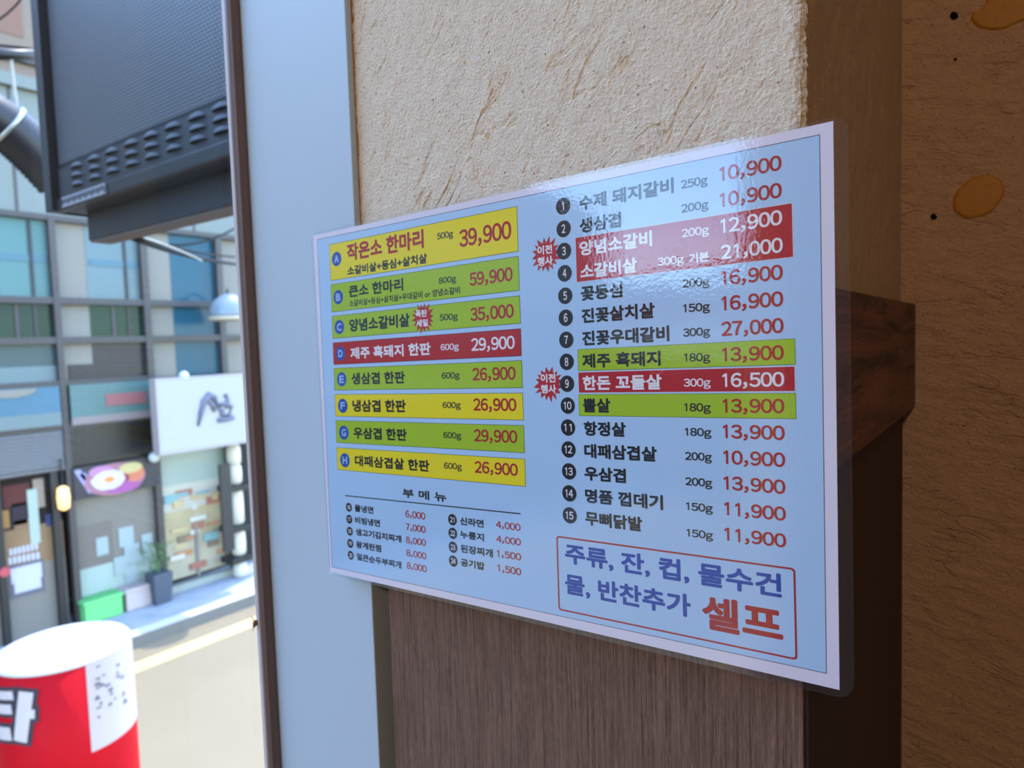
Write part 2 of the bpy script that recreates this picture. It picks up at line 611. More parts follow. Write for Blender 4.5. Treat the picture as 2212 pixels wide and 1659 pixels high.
def blob(name, px, mat, thick, label, cat, n=None, group=None):
    pts = [at_y(x, y, YR) for x, y in px]
    c = sum(pts, Vector()) / len(pts)
    mb = MB()
    ring = [[], [], []]
    m = len(pts)
    vs, fs = [], []
    for s, dy in ((1.0, 0.002), (0.97, -thick * 0.7), (0.82, -thick), (0.45, -thick * 0.9)):
        for p in pts:
            q = c + (p - c) * s
            vs.append((q.x, YR - 0.0012 + dy, q.z))
    for i in range(3):
        for k in range(m):
            fs.append((i * m + k, i * m + (k + 1) % m, (i + 1) * m + (k + 1) % m, (i + 1) * m + k))
    fs.append(tuple(3 * m + k for k in range(m)))
    return mb.add(vs, fs).build(name, mat, None, smooth=True, label=label, cat=cat, group=group)


def ell(cx, cy, rx, ry, rot=0, n=18, wob=0.08):
    out = []
    for k in range(n):
        th = 2 * math.pi * k / n
        w = 1 + wob * mnoise.noise(Vector((cx + 3 * math.cos(th), cy + 3 * math.sin(th), 1)))
        x, y = rx * math.cos(th) * w, ry * math.sin(th) * w
        out.append((cx + x * math.cos(rot) - y * math.sin(rot), cy + x * math.sin(rot) + y * math.cos(rot)))
    return out


blob('glue_stain', ell(2114, 425, 62, 43, -0.55), M_STAIN, 0.0004, 'oval amber glue stain on the brown plaster wall beside the menu', 'stain')
blob('glue_stain', [(2098, 28), (2118, 22), (2130, 8), (2132, -20), (2160, -45), (2240, -50), (2250, 20), (2225, 40), (2196, 52), (2172, 64),
                    (2140, 66), (2112, 60), (2096, 44)], M_STAIN, 0.0004, 'ragged amber glue stain at the top right corner of the brown plaster wall', 'stain')
for (x, y, r), lab in zip(((2061, 34, 9), (2017, 468, 7), (2064, 128, 3)),
                          ('larger black screw hole beside the ragged glue stain at the top', 'round black screw hole left of the oval glue stain',
                           'tiny black pinhole between the two glue stains')):
    blob('screw_hole', ell(x, y, r, r * 0.9, 0, 12, 0.25), M_HOLE, 0.0004, lab, 'hole')

# ------------------------------------------------------------------ window
win = empty('window_1', (-0.33, 0, 0.3), kind='structure')
XW0 = at_y(518, 0, Y_WP).x
XW1 = (at_y(741, 0, Y_WP).x + at_y(823, 1659, Y_WP).x) / 2
XB0 = (at_y(479, 0, -0.004).x + at_y(571, 1659, -0.004).x) / 2
box('jamb_panel', XW0 - 0.004, XW1, Y_WP, Y_ST + 0.06, 0.0, Z_CEIL, M_WHITE, win, bevel=0.0012, label='flat white window post panel')
fr = MB()
fr.box(XB0, XW0 - 0.0005, -0.004, 0.10, 0.30, 3.0)
fr.build('frame_post', M_BROWN, win, bevel=0.008, seg=4, smooth=False, label='brown rounded window frame edge')
box('glazing_bead', XB0 - 0.0025, XB0 + 0.004, -0.003, 0.03, 0.30, 3.0, plain('white_glazing_bead', (200, 190, 184), 0.4), win, bevel=0.0015)
box('frame_post', X_PANE - 0.03, X_PANE + 0.03, W_END, W_END + 0.05, 0.30, 3.0, M_BROWN, win, bevel=0.004)
box('sill', X_PANE - 0.05, X_PANE + 0.05, W_END, 0.05, 0.30, 0.345, M_BROWN, win, bevel=0.004)
box('head_frame', X_PANE - 0.04, X_PANE + 0.04, W_END, 0.05, 2.95, 3.0, M_BROWN, win, bevel=0.004)
box('pane', XB0 - 0.004, XB0 - 0.001, W_END + 0.05, 0.012, 0.345, 2.95, M_GLASS, win)

# small brown husk stuck to the frame edge
bug = MB()
bp_ = at_y(551, 1350, -0.006)
for k, (dx, dz, r) in enumerate(((0, 0, 0.0022), (0.001, 0.003, 0.0017), (-0.001, -0.002, 0.0015))):
    bug.lathe((bp_.x + dx - 0.002, -0.005, bp_.z + dz), [(r * math.sin(a), -r * math.cos(a)) for a in (0.2, 0.7, 1.2, 1.7, 2.2, 2.8)], 10)
for k in range(7):
    a = k * 0.9 + 0.3
    bug.tube([(bp_.x - 0.002, -0.005, bp_.z), (bp_.x - 0.004 - 0.003 * abs(math.sin(a)), -0.006, bp_.z + 0.009 * math.cos(a))], [0.0004, 0.0001], 5)
bug.build('insect_husk', plain('dry_brown_husk', (140, 100, 60), 0.8), None, smooth=True, label='small dry brown insect husk stuck to the brown window frame edge', cat='insect')

# room lamp
lamp = empty('pendant_lamp', (0.70, -1.5, Z_CEIL), 'warm ceiling pendant lamp hanging behind the viewer', 'lamp')
MB().tube([(0.70, -1.5, Z_CEIL), (0.70, -1.5, 2.30)], 0.004, 8).build('cord', M_GAP, lamp)
MB().lathe((0.70, -1.5, 2.12), [(0.15, 0.0), (0.13, 0.07), (0.07, 0.15), (0.02, 0.18), (0.018, 0.178), (0.065, 0.145), (0.12, 0.07), (0.145, 0.0)], 40) \
    .build('lamp_shade', plain('black_tin_shade', (30, 28, 27), 0.4), lamp, smooth=True)
MB().lathe((0.70, -1.5, 2.15), [(0.035 * math.sin(a), -0.035 * math.cos(a)) for a in (0.1, 0.5, 1.0, 1.5, 2.0, 2.5, 3.0)], 20) \
    .build('bulb', plain('warm_bulb', (255, 200, 130), emit=(255, 176, 96), estr=16), lamp, smooth=True)
pl = bpy.data.lights.new('pendant_light', 'POINT')
pl.energy = 26.0
pl.color = (1.0, 0.73, 0.50)
pl.shadow_soft_size = 0.07
plo = bpy.data.objects.new('pendant_light', pl)
COL.objects.link(plo)
plo.location = (0.70, -1.5, 2.09)
# ------------------------------------------------------------------ the laminated menu
A_, B_ = 0.00267, 0.03546
T_ = 0.0253
eu = Vector((math.cos(T_), 0, math.sin(T_)))
ev = Vector((-math.sin(T_), 0, math.cos(T_)))
eu.y = eu.x * math.tan(A_) + eu.z * math.tan(B_)
ev.y = ev.x * math.tan(A_) + ev.z * math.tan(B_)
eu.normalize()
ev = (ev - eu * ev.dot(eu)).normalized()
en = eu.cross(ev)
menu = empty('menu_board', (0, 0, ZM), 'laminated price menu stuck across the window post and plaster pillar', 'menu')
menu.matrix_world = Matrix(((eu.x, ev.x, en.x, 0), (eu.y, ev.y, en.y, 0), (eu.z, ev.z, en.z, ZM), (0, 0, 0, 1)))
ORG[menu.name] = Vector((0, 0, 0))             # its children are written in the sheet's own millimetres

M_PAPER = plain('menu_paper', (244, 238, 250), 0.8, 0.2, var=0.01)
M_FIELD = plain('pale_blue_print', (188, 224, 255), 0.8, 0.2, var=0.01)
M_YEL = plain('yellow_print', (255, 234, 10), 0.8, 0.2, var=0.02)
M_LIME = plain('lime_print', (176, 212, 28), 0.8, 0.2, var=0.02)
M_RED = plain('red_print', (194, 22, 34), 0.8, 0.2, var=0.03)
M_REDT = plain('red_lettering', (184, 24, 30), 0.8, 0.2, var=0.03)
M_INK = plain('black_lettering', (20, 22, 30), 0.8, 0.2, var=0.03)
M_WHT = plain('white_lettering', (250, 248, 250), 0.8, 0.2, var=0.01)
M_BLUE = plain('blue_lettering', (2, 74, 178), 0.8, 0.2, var=0.03)
M_BADGE = plain('blue_badge_print', (26, 84, 178), 0.8, 0.2, var=0.03)
M_PALE = plain('pale_blue_lettering', (170, 205, 240), 0.8, 0.2, var=0.01)
M_LAM = clear_sheet('laminating_film', 1.50, (0.985, 0.985, 0.985), 0.02, 0.02, bump=0.00005, bscale=460, spec=1.9)
INKS = {'red': M_REDT, 'ink': M_INK, 'white': M_WHT, 'blue': M_BLUE, 'pale': M_PALE}


def quad_warp(u, v):
    return u / 1000.0, v / 1000.0


def flat(name, polys, w, mat, parent, **kw):
    """flat print: polygons in sheet millimetres, lying w hundredths of a millimetre above the paper"""
    vs, fs = [], []
    for poly in polys:
        b = len(vs)
        vs += [(*quad_warp(*p), w * 1e-5) for p in poly]
        fs.append(tuple(range(b, b + len(poly))))
    me = bpy.data.meshes.new(name)
    me.from_pydata(vs, [], fs)
    return link_mesh(name, me, mat, parent, **kw)


_glyph = {}


def raw_text(s):
    """outline lettering as flat triangles, in em units"""
    if s in _glyph:
        return _glyph[s]
    cu = bpy.data.curves.new('lettering', 'FONT')
    cu.body = s
    cu.resolution_u = 4
    ob = bpy.data.objects.new('lettering', cu)
    COL.objects.link(ob)
    bpy.context.view_layer.update()
    me = bpy.data.meshes.new_from_object(ob.evaluated_get(bpy.context.evaluated_depsgraph_get()))
    vs = [(v.co.x, v.co.y) for v in me.vertices]
    fs = [tuple(p.vertices) for p in me.polygons]
    bpy.data.objects.remove(ob)
    bpy.data.curves.remove(cu)
    bpy.data.meshes.remove(me)
    _glyph[s] = (vs, fs)
    return vs, fs


ONE = ([(0.165, 0.0), (0.24, 0.0), (0.24, 0.733), (0.185, 0.733), (0.03, 0.625), (0.03, 0.55), (0.165, 0.63)], [(0, 1, 2, 3, 6), (3, 4, 5, 6)])


def num_text(s):
    """price and weight figures: full-width figures set on a tight pitch, with a narrow comma and letter g"""
    vs, fs, x = [], [], 0.0
    for ch in s:
        gv, gf = ONE if ch == '1' else raw_text(chr(ord(ch) + 0xFEE0))
        lo, hi = min(p[0] for p in gv), max(p[0] for p in gv)
        if ch.isdigit():
            adv, k = 0.58, 0.98
            off = x + (0.58 - (hi - lo)) / 2 - lo - (0.02 if ch == '1' else 0)
        else:
            adv = (hi - lo) + (0.19 if ch == ',' else 0.05)
            off = x + (0.07 if ch == ',' else 0.03) - lo
        b0 = len(vs)
        vs += [(p[0] + off, p[1]) for p in gv]
        fs += [tuple(b0 + i for i in f) for f in gf]
        x += adv
    return vs, fs


def text_shape(s, u0, v0, u1, v1, bold):
    num = s[0].isdigit()
    vs, fs = num_text(s) if num else raw_text(s)
    if num:
        rv = raw_text('\uff10')[0]
    else:
        rv, _ = raw_text(''.join(ch for ch in s if ch not in ',+ ') or s)
    xs = [p[0] for p in vs]
    ys = [p[1] for p in rv]
    sx = (u1 - u0 - 2 * bold) / (max(xs) - min(xs))
    sy = (v1 - v0 - 2 * bold) / (max(ys) - min(ys))
    base = [(u0 + bold + (x - min(xs)) * sx, v0 + bold + (y - min(ys)) * sy) for x, y in vs]
    outv, outf = [], []                         # eight shifted copies make the bold weight, each a hair above the last
    for k in range(8):
        th = 2 * math.pi * (k + 0.5) / 8
        dx, dy = bold * math.cos(th), bold * math.sin(th)
        b = len(outv)
        outv += [(x + dx, y + dy, k * 2e-6) for x, y in base]
        outf += [tuple(b + i for i in f) for f in fs]
    return outv, outf


def letters(name, s, col, u0, v0, u1, v1, w, parent, bold=None, **kw):
    if bold is None:
        digit = s[0].isdigit()
        bold = (v1 - v0) * (0.030 if digit else 0.042)
        if not digit and len(s) > 12:
            bold = (v1 - v0) * 0.026
    vs, fs = text_shape(s, u0, v0, u1, v1, bold)
    me = bpy.data.meshes.new(name)
    me.from_pydata([(*quad_warp(p[0], p[1]), w * 1e-5 + p[2]) for p in vs], [], fs)
    return link_mesh(name, me, INKS[col], parent, **kw)


def disc(c, r, n=40):
    return [(c[0] + r * math.cos(2 * math.pi * k / n), c[1] + r * math.sin(2 * math.pi * k / n)) for k in range(n)]


def ring(outer, inner):
    n = len(outer)
    return [(outer[i], outer[(i + 1) % n], inner[(i + 1) % n], inner[i]) for i in range(n)]


def rect(u0, v0, u1, v1):
    return [(u0, v0), (u1, v0), (u1, v1), (u0, v1)]


def rrect(u0, v0, u1, v1, r, n=8):
    out = []
    for cx, cy, a0 in ((u1 - r, v1 - r, 0), (u0 + r, v1 - r, 90), (u0 + r, v0 + r, 180), (u1 - r, v0 + r, 270)):
        for k in range(n + 1):
            a = math.radians(a0 + 90 * k / n)
            out.append((cx + r * math.cos(a), cy + r * math.sin(a)))
    return out


# the film pouch (a thin slab with rounded corners and a faint rim), and the printed sheet inside
LAM_Q = ((-213.6, 151.6), (217.4, 151.4), (214.2, -152.4), (-206.0, -149.0))     # TL TR BR BL, slightly out of square
lam_pts = []
for i, (q, a0) in enumerate(zip((LAM_Q[1], LAM_Q[0], LAM_Q[3], LAM_Q[2]), (0, 90, 180, 270))):
    r = 9.0
    sx = -1 if a0 in (0, 270) else 1
    sy = -1 if a0 in (0, 90) else 1
    for k in range(9):
        a = math.radians(a0 + 90 * k / 8)
        lam_pts.append((q[0] + sx * r + r * math.cos(a), q[1] + sy * r + r * math.sin(a)))
me = bpy.data.meshes.new('laminate_film')
nl = len(lam_pts)
vsl = [(u / 1000, v / 1000, 0.00045) for u, v in lam_pts] + [(u / 1000, v / 1000, -0.00045) for u, v in lam_pts]
me.from_pydata(vsl, [], [tuple(range(nl))] +
               [(i, i + nl, (i + 1) % nl + nl, (i + 1) % nl) for i in range(nl)])
link_mesh('laminate_film', me, M_LAM, menu, label='clear glossy laminating film with rounded corners')
PAPER_Q = [(-211.5, 149.5), (210.3, 149.3), (207.2, -148.6), (-205.0, -146.8)]
sheet = flat('printed_sheet', [PAPER_Q], 0, M_PAPER, menu)
INNER = [(-206.1, 145.4), (203.8, 143.9), (201.1, -141.3), (-202.5, -142.0)]
flat('print_field', [INNER], 5, M_FIELD, sheet)
d_ = 0.33
flat('border_line', ring(INNER, [(-206.1 + d_, 145.4 - d_), (203.8 - d_, 143.9 - d_), (201.1 - d_, -141.3 + d_), (-202.5 + d_, -142 + d_)]), 9, M_INK, sheet)


def badge(s, c, r, body, col, parent, w=20, halo=True):
    b = flat('number_badge', [disc(c, r)], w, body, parent)
    hw = r * (0.52 if len(s) == 1 else 1.08)
    if s in 'ABCDEFGH':
        hw = r * 0.98
    if s == '1':
        hw = r * 0.30
    hh = r * (1.06 if len(s) == 1 else 0.98)
    letters('badge_character', s, col, c[0] - hw / 2, c[1] - hh / 2, c[0] + hw / 2, c[1] + hh / 2, w + 5, parent,
            bold=r * (0.055 if s in 'ABCDEFGH' else 0.025))
    return b


def starburst(c, r, parent, w, words, nsp=16):
    random.seed(int(c[0] * 10))
    pts = []
    for k in range(nsp):
        a = 2 * math.pi * (k + 0.3) / nsp + random.uniform(-0.07, 0.07)
        ro = r * random.uniform(0.82, 1.0)
        pts.append((c[0] + ro * math.cos(a), c[1] + ro * math.sin(a) * 1.0))
        a2 = a + math.pi / nsp
        pts.append((c[0] + r * 0.60 * math.cos(a2), c[1] + r * 0.60 * math.sin(a2)))
    n = len(pts)
    flat('burst_sticker_print', [(pts[i - 1], pts[i], pts[(i + 1) % n], c) for i in range(0, n, 2)], w, M_RED, parent)
    for s, u0, v0, u1, v1 in words:
        letters('burst_words', s, 'white', u0, v0, u1, v1, w + 4, parent)


# set menus A to H, each in its coloured bar: bar colour, v top, v bottom, badge centre, text lines
SETS = [
    ('A', M_YEL, 138.8, 107.7, (-181.3, 125.4), [('작은소 한마리', 'red', -167.9, 121.5, -79.7, 136.2), ('소갈비살+등심+살치살', 'ink', -168.1, 109.6, -76.9, 117.4),
                                              ('500g', 'ink', -66.1, 126.0, -50.0, 130.8), ('39,900', 'red', -44.2, 117.2, 3.2, 130.0)]),
    ('B', M_LIME, 104.5, 80.7, (-181.0, 92.8), [('큰소 한마리', 'ink', -167.3, 91.1, -103.3, 101.2), ('소갈비살+등심+살치살+우대갈비 or 양념소갈비', 'ink', -167.1, 83.4, -45.2, 89.0),
                                              ('800g', 'ink', -65.8, 92.6, -48.5, 97.3), ('59,900', 'red', -35.8, 88.0, 3.1, 97.8)]),
    ('C', M_LIME, 77.3, 57.9, (-181.0, 67.3), [('양념소갈비살', 'ink', -168.2, 62.4, -97.5, 73.2), ('500g', 'ink', -66.1, 64.8, -48.2, 69.6), ('35,000', 'red', -36.1, 62.4, 3.1, 72.2)]),
    ('D', M_RED, 54.5, 35.4, (-180.7, 44.7), [('제주 흑돼지 한판', 'white', -168.0, 39.4, -76.3, 49.4), ('600g', 'white', -66.1, 42.4, -48.1, 47.2), ('29,900', 'white', -36.1, 40.6, 3.1, 50.0)]),
    ('E', M_LIME, 32.4, 13.3, (-180.4, 22.7), [('생삼겹 한판', 'ink', -167.9, 17.9, -104.9, 28.0), ('600g', 'ink', -66.1, 21.0, -48.1, 25.8), ('26,900', 'red', -35.9, 19.0, 3.0, 28.4)]),
    ('F', M_YEL, 9.9, -9.2, (-180.2, 0.0), [('냉삼겹 한판', 'ink', -167.8, -5.0, -104.9, 5.2), ('600g', 'ink', -66.1, -1.2, -48.2, 3.5), ('26,900', 'red', -36.0, -3.0, 2.8, 6.2)]),
    ('G', M_LIME, -12.7, -32.0, (-180.1, -23.0), [('우삼겹 한판', 'ink', -167.8, -27.8, -105.0, -17.8), ('600g', 'ink', -66.4, -24.0, -48.6, -19.3), ('29,900', 'red', -36.4, -25.5, 2.7, -16.4)]),
    ('H', M_YEL, -36.1, -55.5, (-180.0, -46.7), [('대패삼겹살 한판', 'ink', -167.4, -50.9, -81.8, -41.6), ('600g', 'ink', -66.8, -47.2, -49.0, -42.5), ('26,900', 'red', -36.7, -48.6, 2.3, -39.8)]),
]


def kind_of(s):
    return 'weight' if s.endswith('g') else ('price' if ',' in s and s[0].isdigit() else 'dish_name')


for key, mat, vt, vb, bc, lines in SETS:
    bar = flat('menu_bar', [rect(-190.2, vb, 8.6, vt)], 14, mat, menu, label='%s bar of set %s' % ({M_YEL: 'yellow', M_LIME: 'lime green', M_RED: 'dark red'}[mat], key))
    flat('bar_outline', ring(rect(-190.2, vb, 8.6, vt), rect(-189.9, vb + 0.3, 8.3, vt - 0.3)), 17, M_INK, bar)
    badge(key, bc, 6.1, M_BADGE, 'pale', bar)
    for s, c, u0, v0, u1, v1 in lines:
        letters(kind_of(s), s, c, u0, v0, u1, v1, 20, bar)
    if key == 'C':
        starburst((-83.4, 68.2), 13.0, bar, 24, [('폭탄', -91.0, 68.9, -78.8, 74.7), ('세일', -90.5, 61.5, -78.2, 67.3)])

# single dishes 1 to 15
ROWS = [
    (1, 45.7, 132.7, 'ink', [('수제 돼지갈비', 57.8, 127.6, 122.7, 137.1), ('250g', 127.2, 129.2, 143.3, 134.2), ('10,900', 150.3, 129.2, 184.2, 137.5)]),
    (2, 45.6, 117.8, 'ink', [('생삼겹', 57.8, 112.9, 87.5, 122.4), ('200g', 127.0, 115.2, 143.4, 120.1), ('10,900', 150.1, 114.5, 184.0, 122.8)]),
    (3, 45.4, 103.2, 'white', [('양념소갈비', 57.3, 98.3, 108.0, 108.0), ('200g', 126.9, 100.7, 143.3, 105.6), ('12,900', 150.1, 99.8, 183.9, 108.1)]),
    (4, 45.4, 88.6, 'white', [('소갈비살', 57.3, 83.4, 97.6, 92.8), ('300g', 111.2, 85.8, 127.7, 90.7), ('기본', 131.0, 84.9, 143.0, 90.9), ('21,000', 149.9, 84.9, 183.9, 93.2)]),
    (5, 45.3, 73.8, 'ink', [('꽃등심', 57.2, 69.2, 87.2, 78.8), ('200g', 126.5, 71.2, 142.9, 76.1), ('16,900', 149.7, 70.2, 183.5, 78.6)]),
    (6, 45.2, 59.3, 'ink', [('진꽃살치살', 57.3, 54.7, 108.4, 64.3), ('150g', 126.6, 56.6, 142.7, 61.5), ('16,900', 149.5, 55.8, 183.4, 64.2)]),
    (7, 45.1, 44.7, 'ink', [('진꽃우대갈비', 57.3, 40.1, 117.4, 49.7), ('300g', 126.1, 42.3, 142.4, 47.2), ('27,000', 149.0, 41.3, 183.3, 49.7)]),
    (8, 44.9, 30.2, 'ink', [('제주 흑돼지', 56.8, 25.6, 111.4, 35.0), ('180g', 126.4, 27.5, 142.1, 32.4), ('13,900', 149.1, 26.7, 183.1, 34.9)]),
    (9, 44.7, 15.7, 'white', [('한돈 꼬들살', 56.6, 11.2, 111.7, 20.6), ('300g', 125.6, 12.7, 142.0, 17.5), ('16,500', 148.9, 12.1, 183.0, 20.3)]),
    (10, 44.7, 1.2, 'ink', [('뽈살', 56.4, -3.2, 76.4, 6.0), ('180g', 125.6, -1.9, 141.7, 3.0), ('13,900', 148.7, -2.5, 182.7, 5.6)]),
    (11, 44.4, -13.4, 'ink', [('항정살', 56.4, -18.4, 86.8, -9.0), ('180g', 125.6, -16.4, 141.6, -11.6), ('13,900', 148.4, -17.2, 182.5, -9.1)]),
    (12, 44.3, -28.0, 'ink', [('대패삼겹살', 56.3, -33.0, 107.2, -23.6), ('200g', 125.2, -30.8, 141.5, -26.0), ('10,900', 148.3, -32.0, 182.4, -23.9)]),
    (13, 44.2, -42.6, 'ink', [('우삼겹', 55.9, -47.7, 85.9, -38.4), ('200g', 125.0, -45.9, 141.3, -41.1), ('13,900', 148.1, -46.8, 182.2, -38.8)]),
    (14, 43.9, -57.3, 'ink', [('명품 껍데기', 55.9, -62.4, 110.4, -53.1), ('150g', 125.1, -60.8, 141.3, -56.0), ('11,900', 148.1, -61.6, 182.1, -53.7)]),
    (15, 43.7, -72.0, 'ink', [('무뼈닭발', 55.5, -77.2, 96.2, -67.9), ('150g', 125.0, -76.6, 141.0, -71.9), ('11,900', 147.8, -76.3, 181.9, -68.5)]),
]
PANELS = {3: (M_RED, 54.3, 81.7, 189.2, 110.7), 8: (M_LIME, 53.5, 23.9, 189.0, 38.0), 9: (M_RED, 53.4, 9.5, 188.6, 23.1), 10: (M_LIME, 53.2, -5.5, 188.7, 8.6)}
BURSTS = {3: ((31.0, 102.6), [('이전', 24.3, 102.9, 36.3, 109.0), ('행사', 24.2, 95.3, 36.5, 101.5)]),
          9: ((30.2, 15.8), [('이전', 23.9, 16.6, 35.9, 22.7), ('행사', 23.7, 9.2, 36.1, 15.3)])}
red_panel = None
for n_, bu, bv, col, lines in ROWS:
    if n_ in PANELS:
        mat, u0, v0, u1, v1 = PANELS[n_]
        host = flat('menu_bar', [rect(u0, v0, u1, v1)], 14, mat, menu, label={3: 'red bar behind dishes 3 and 4', 8: 'lime bar of dish 8', 9: 'red bar of dish 9', 10: 'lime bar of dish 10'}[n_])
        flat('bar_outline', ring(rect(u0, v0, u1, v1), rect(u0 + 0.2, v0 + 0.2, u1 - 0.2, v1 - 0.2)), 17, M_INK if mat is M_LIME else M_WHT, host)
        if n_ == 3:
            red_panel = host
    elif n_ == 4:
        host = red_panel
    else:
        host = None
    if host is None:
        s, u0, v0, u1, v1 = lines[0]
        host = letters('dish_name', s, col, u0, v0, u1, v1, 20, menu)
        lines = lines[1:]
    if n_ in BURSTS:
        starburst(BURSTS[n_][0], 13.3, host, 15, BURSTS[n_][1])
    for s, u0, v0, u1, v1 in lines:
        k = kind_of(s)
        letters(k, s, ('red' if col == 'ink' else 'white') if k == 'price' else col, u0, v0, u1, v1, 20, host)
    badge(str(n_), (bu, bv), 5.45, M_INK, 'white', host, 25)

# side dishes
side = letters('side_menu_heading', '부 메 뉴', 'ink', -112.0, -72.9, -65.3, -65.6, 20, menu)
flat('heading_line', [[(-181.5, -77.6), (3.4, -75.3), (3.4, -74.5), (-181.5, -76.8)]], 20, M_INK, side)
SIDES = [(16, -177.2, -86.9, 3.8, '물냉면', -169.9, -146.8, -89.8, -83.7, '6,000', -109.7, -88.1, -88.6, -82.9),
         (17, -177.2, -97.2, 3.8, '비빔냉면', -169.8, -139.4, -99.9, -93.9, '7,000', -109.8, -88.2, -99.0, -93.4),
         (18, -177.2, -107.5, 3.8, '생고기김치찌개', -169.6, -115.2, -110.0, -104.0, '8,000', -110.1, -88.4, -109.4, -103.9),
         (19, -177.1, -118.0, 3.8, '왕계란찜', -169.6, -139.0, -120.8, -114.7, '8,000', -110.1, -88.4, -119.8, -114.4),
         (20, -177.0, -128.2, 3.8, '얼큰순두부찌개', -169.5, -116.2, -131.2, -125.1, '8,000', -110.1, -88.5, -129.9, -124.5),
         (21, -60.1, -85.6, 4.3, '신라면', -52.6, -30.0, -88.6, -82.6, '4,000', -18.7, 3.0, -87.2, -82.1),
         (22, -60.2, -95.9, 4.3, '누룽지', -52.9, -30.1, -98.7, -92.7, '4,000', -18.8, 2.9, -97.6, -92.5),
         (23, -60.4, -106.5, 4.3, '된장찌개', -52.9, -22.4, -109.4, -103.2, '1,500', -18.6, 2.7, -108.1, -103.0),
         (24, -60.6, -117.1, 4.3, '공기밥', -53.3, -30.4, -119.8, -113.8, '1,500', -18.5, 2.4, -118.7, -113.5)]
for n_, bu, bv, br, s, u0, u1, v0, v1, pr, a0, a1, c0, c1 in SIDES:
    nm = letters('dish_name', s, 'ink', u0, v0, u1, v1, 20, menu)
    badge(str(n_), (bu, bv), br, M_INK, 'white', nm, 20)
    letters('price', pr, 'red', a0, c0, a1, c1, 20, nm, bold=0.13)

# self service notice
bxo = rrect(32.6, -137.4, 186.3, -86.9, 2.2)
bxi = rrect(33.6, -136.4, 185.3, -87.9, 1.6)
note = flat('notice_box', ring(bxo, bxi), 20, M_REDT, menu, label='red outlined self service notice')
letters('notice_words', '주류, 잔, 컵, 물수건', 'blue', 39.1, -104.6, 179.0, -91.0, 20, note, bold=0.52)
letters('notice_words', '물, 반찬추가', 'blue', 38.4, -125.4, 126.3, -111.4, 20, note, bold=0.52)
letters('notice_words', '셀프', 'red', 133.2, -130.0, 179.2, -109.9, 20, note, bold=0.8)

# ------------------------------------------------------------------ the street outside
def fy(px, py):                                # y, z on the shop fronts across the street
    p = at_x(px, py, XF)
    return p.y, p.z


ALB = 0.92
M_ROADM = plain('sunlit_asphalt', (126, 112, 90), 0.9, 0.2, var=0.08, scale=1.2, bump=0.004, bscale=30)
ALB = 0.48
M_WALK = plain('blue_grey_pavers', (196, 198, 204), 0.85, 0.2, var=0.3, scale=4.0)
ALB = 0.7
M_KERB = plain('granite_kerb_shaded', (120, 114, 106), 0.8, 0.2)  # darker kerb colour, shade of the road-side face put into it
M_KTOP = plain('kerb_top_sunlit', (206, 200, 190), 0.8, 0.2)  # lighter kerb colour, sunlight on the top put into it
M_YLINE = plain('yellow_road_paint', (206, 186, 128), 0.7, 0.2)
ALB = 0.48
X_KERB = CAM.x - 8.88
box('road', X_KERB, -0.5, -40, 40, Z_ROAD - 0.1, Z_ROAD, M_ROADM, kind='structure')
box('sidewalk', XF - 6, X_KERB - 0.12, -40, 40, Z_ROAD - 0.1, Z_WALK, M_WALK, kind='structure')
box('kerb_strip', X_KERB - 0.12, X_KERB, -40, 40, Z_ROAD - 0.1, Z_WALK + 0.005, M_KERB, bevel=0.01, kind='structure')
box('kerb_lit_strip', X_KERB - 0.22, X_KERB - 0.004, -40, 40, Z_WALK + 0.0052, Z_WALK + 0.010, M_KTOP, kind='structure')  # thin sheet painting the sunlit top edge of the kerb
box('road_line', CAM.x - 8.47, CAM.x - 8.2, -40, 40, Z_ROAD, Z_ROAD + 0.004, M_YLINE, kind='structure')

# shop building: frame of mullions and rails, glass, columns
bld = empty('shop_building', (XF, 3.0, Z_WALK), 'long glass fronted shop building across the street with dark window grid', 'building')
M_MUL = plain('grey_brown_mullion', (74, 68, 68), 0.5, 0.4)
M_COLM = plain('cream_column', (158, 152, 140), 0.7, 0.3, var=0.04)
M_PANEL = plain('pale_green_cladding', (142, 150, 144), 0.6, 0.3, var=0.03)
M_BACK = plain('dim_shop_inside', (70, 66, 62), 0.9, 0.1)
M_WALLU = plain('pinkish_upper_render', (160, 142, 128), 0.9, 0.2)
GL = {k: plain(k + '_glass', c, 0.15, 0.12, var=0.12, scale=0.9) for k, c in dict(  # opaque panes; the cyan, mint and blue tints paint in the mirrored sky
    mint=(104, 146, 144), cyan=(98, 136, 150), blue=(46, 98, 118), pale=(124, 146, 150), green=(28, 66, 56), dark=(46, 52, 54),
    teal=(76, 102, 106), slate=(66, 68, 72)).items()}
m1 = fy(125, 700)[0]
m2 = fy(320, 720)[0]
m3 = fy(477, 660)[0]
sp = m2 - m1
T = [fy(0, 458)[1], fy(150, 650)[1], fy(200, 734)[1], fy(200, 824)[1], fy(60, 930)[1], fy(60, 1022)[1]]
T0, T1, T2, T3, T4, T5 = T
TOPZ = Z_WALK + 8.7
ZU = fy(0, 172)[1]
NB = int((m1 + 19.4) / sp)
mul_y = [m1 + sp * k for k in range(-NB, 0)] + [m1, m2, m3, m3 + sp]
YB0, YB1 = mul_y[0], mul_y[-1]
box('back_wall', XF - 4.2, XF - 0.45, YB0, YB1, Z_WALK, TOPZ, M_BACK, bld)
box('cladding_band', XF - 0.45, XF - 0.02, YB0, YB1, T0, ZU, M_PANEL, bld)
box('upper_wall', XF - 0.45, XF - 0.10, YB0, YB1, ZU, TOPZ, M_WALLU, bld)
box('eave', XF - 0.45, XF + 0.06, YB0, YB1, ZU - 0.05, ZU + 0.10, M_PANEL, bld)
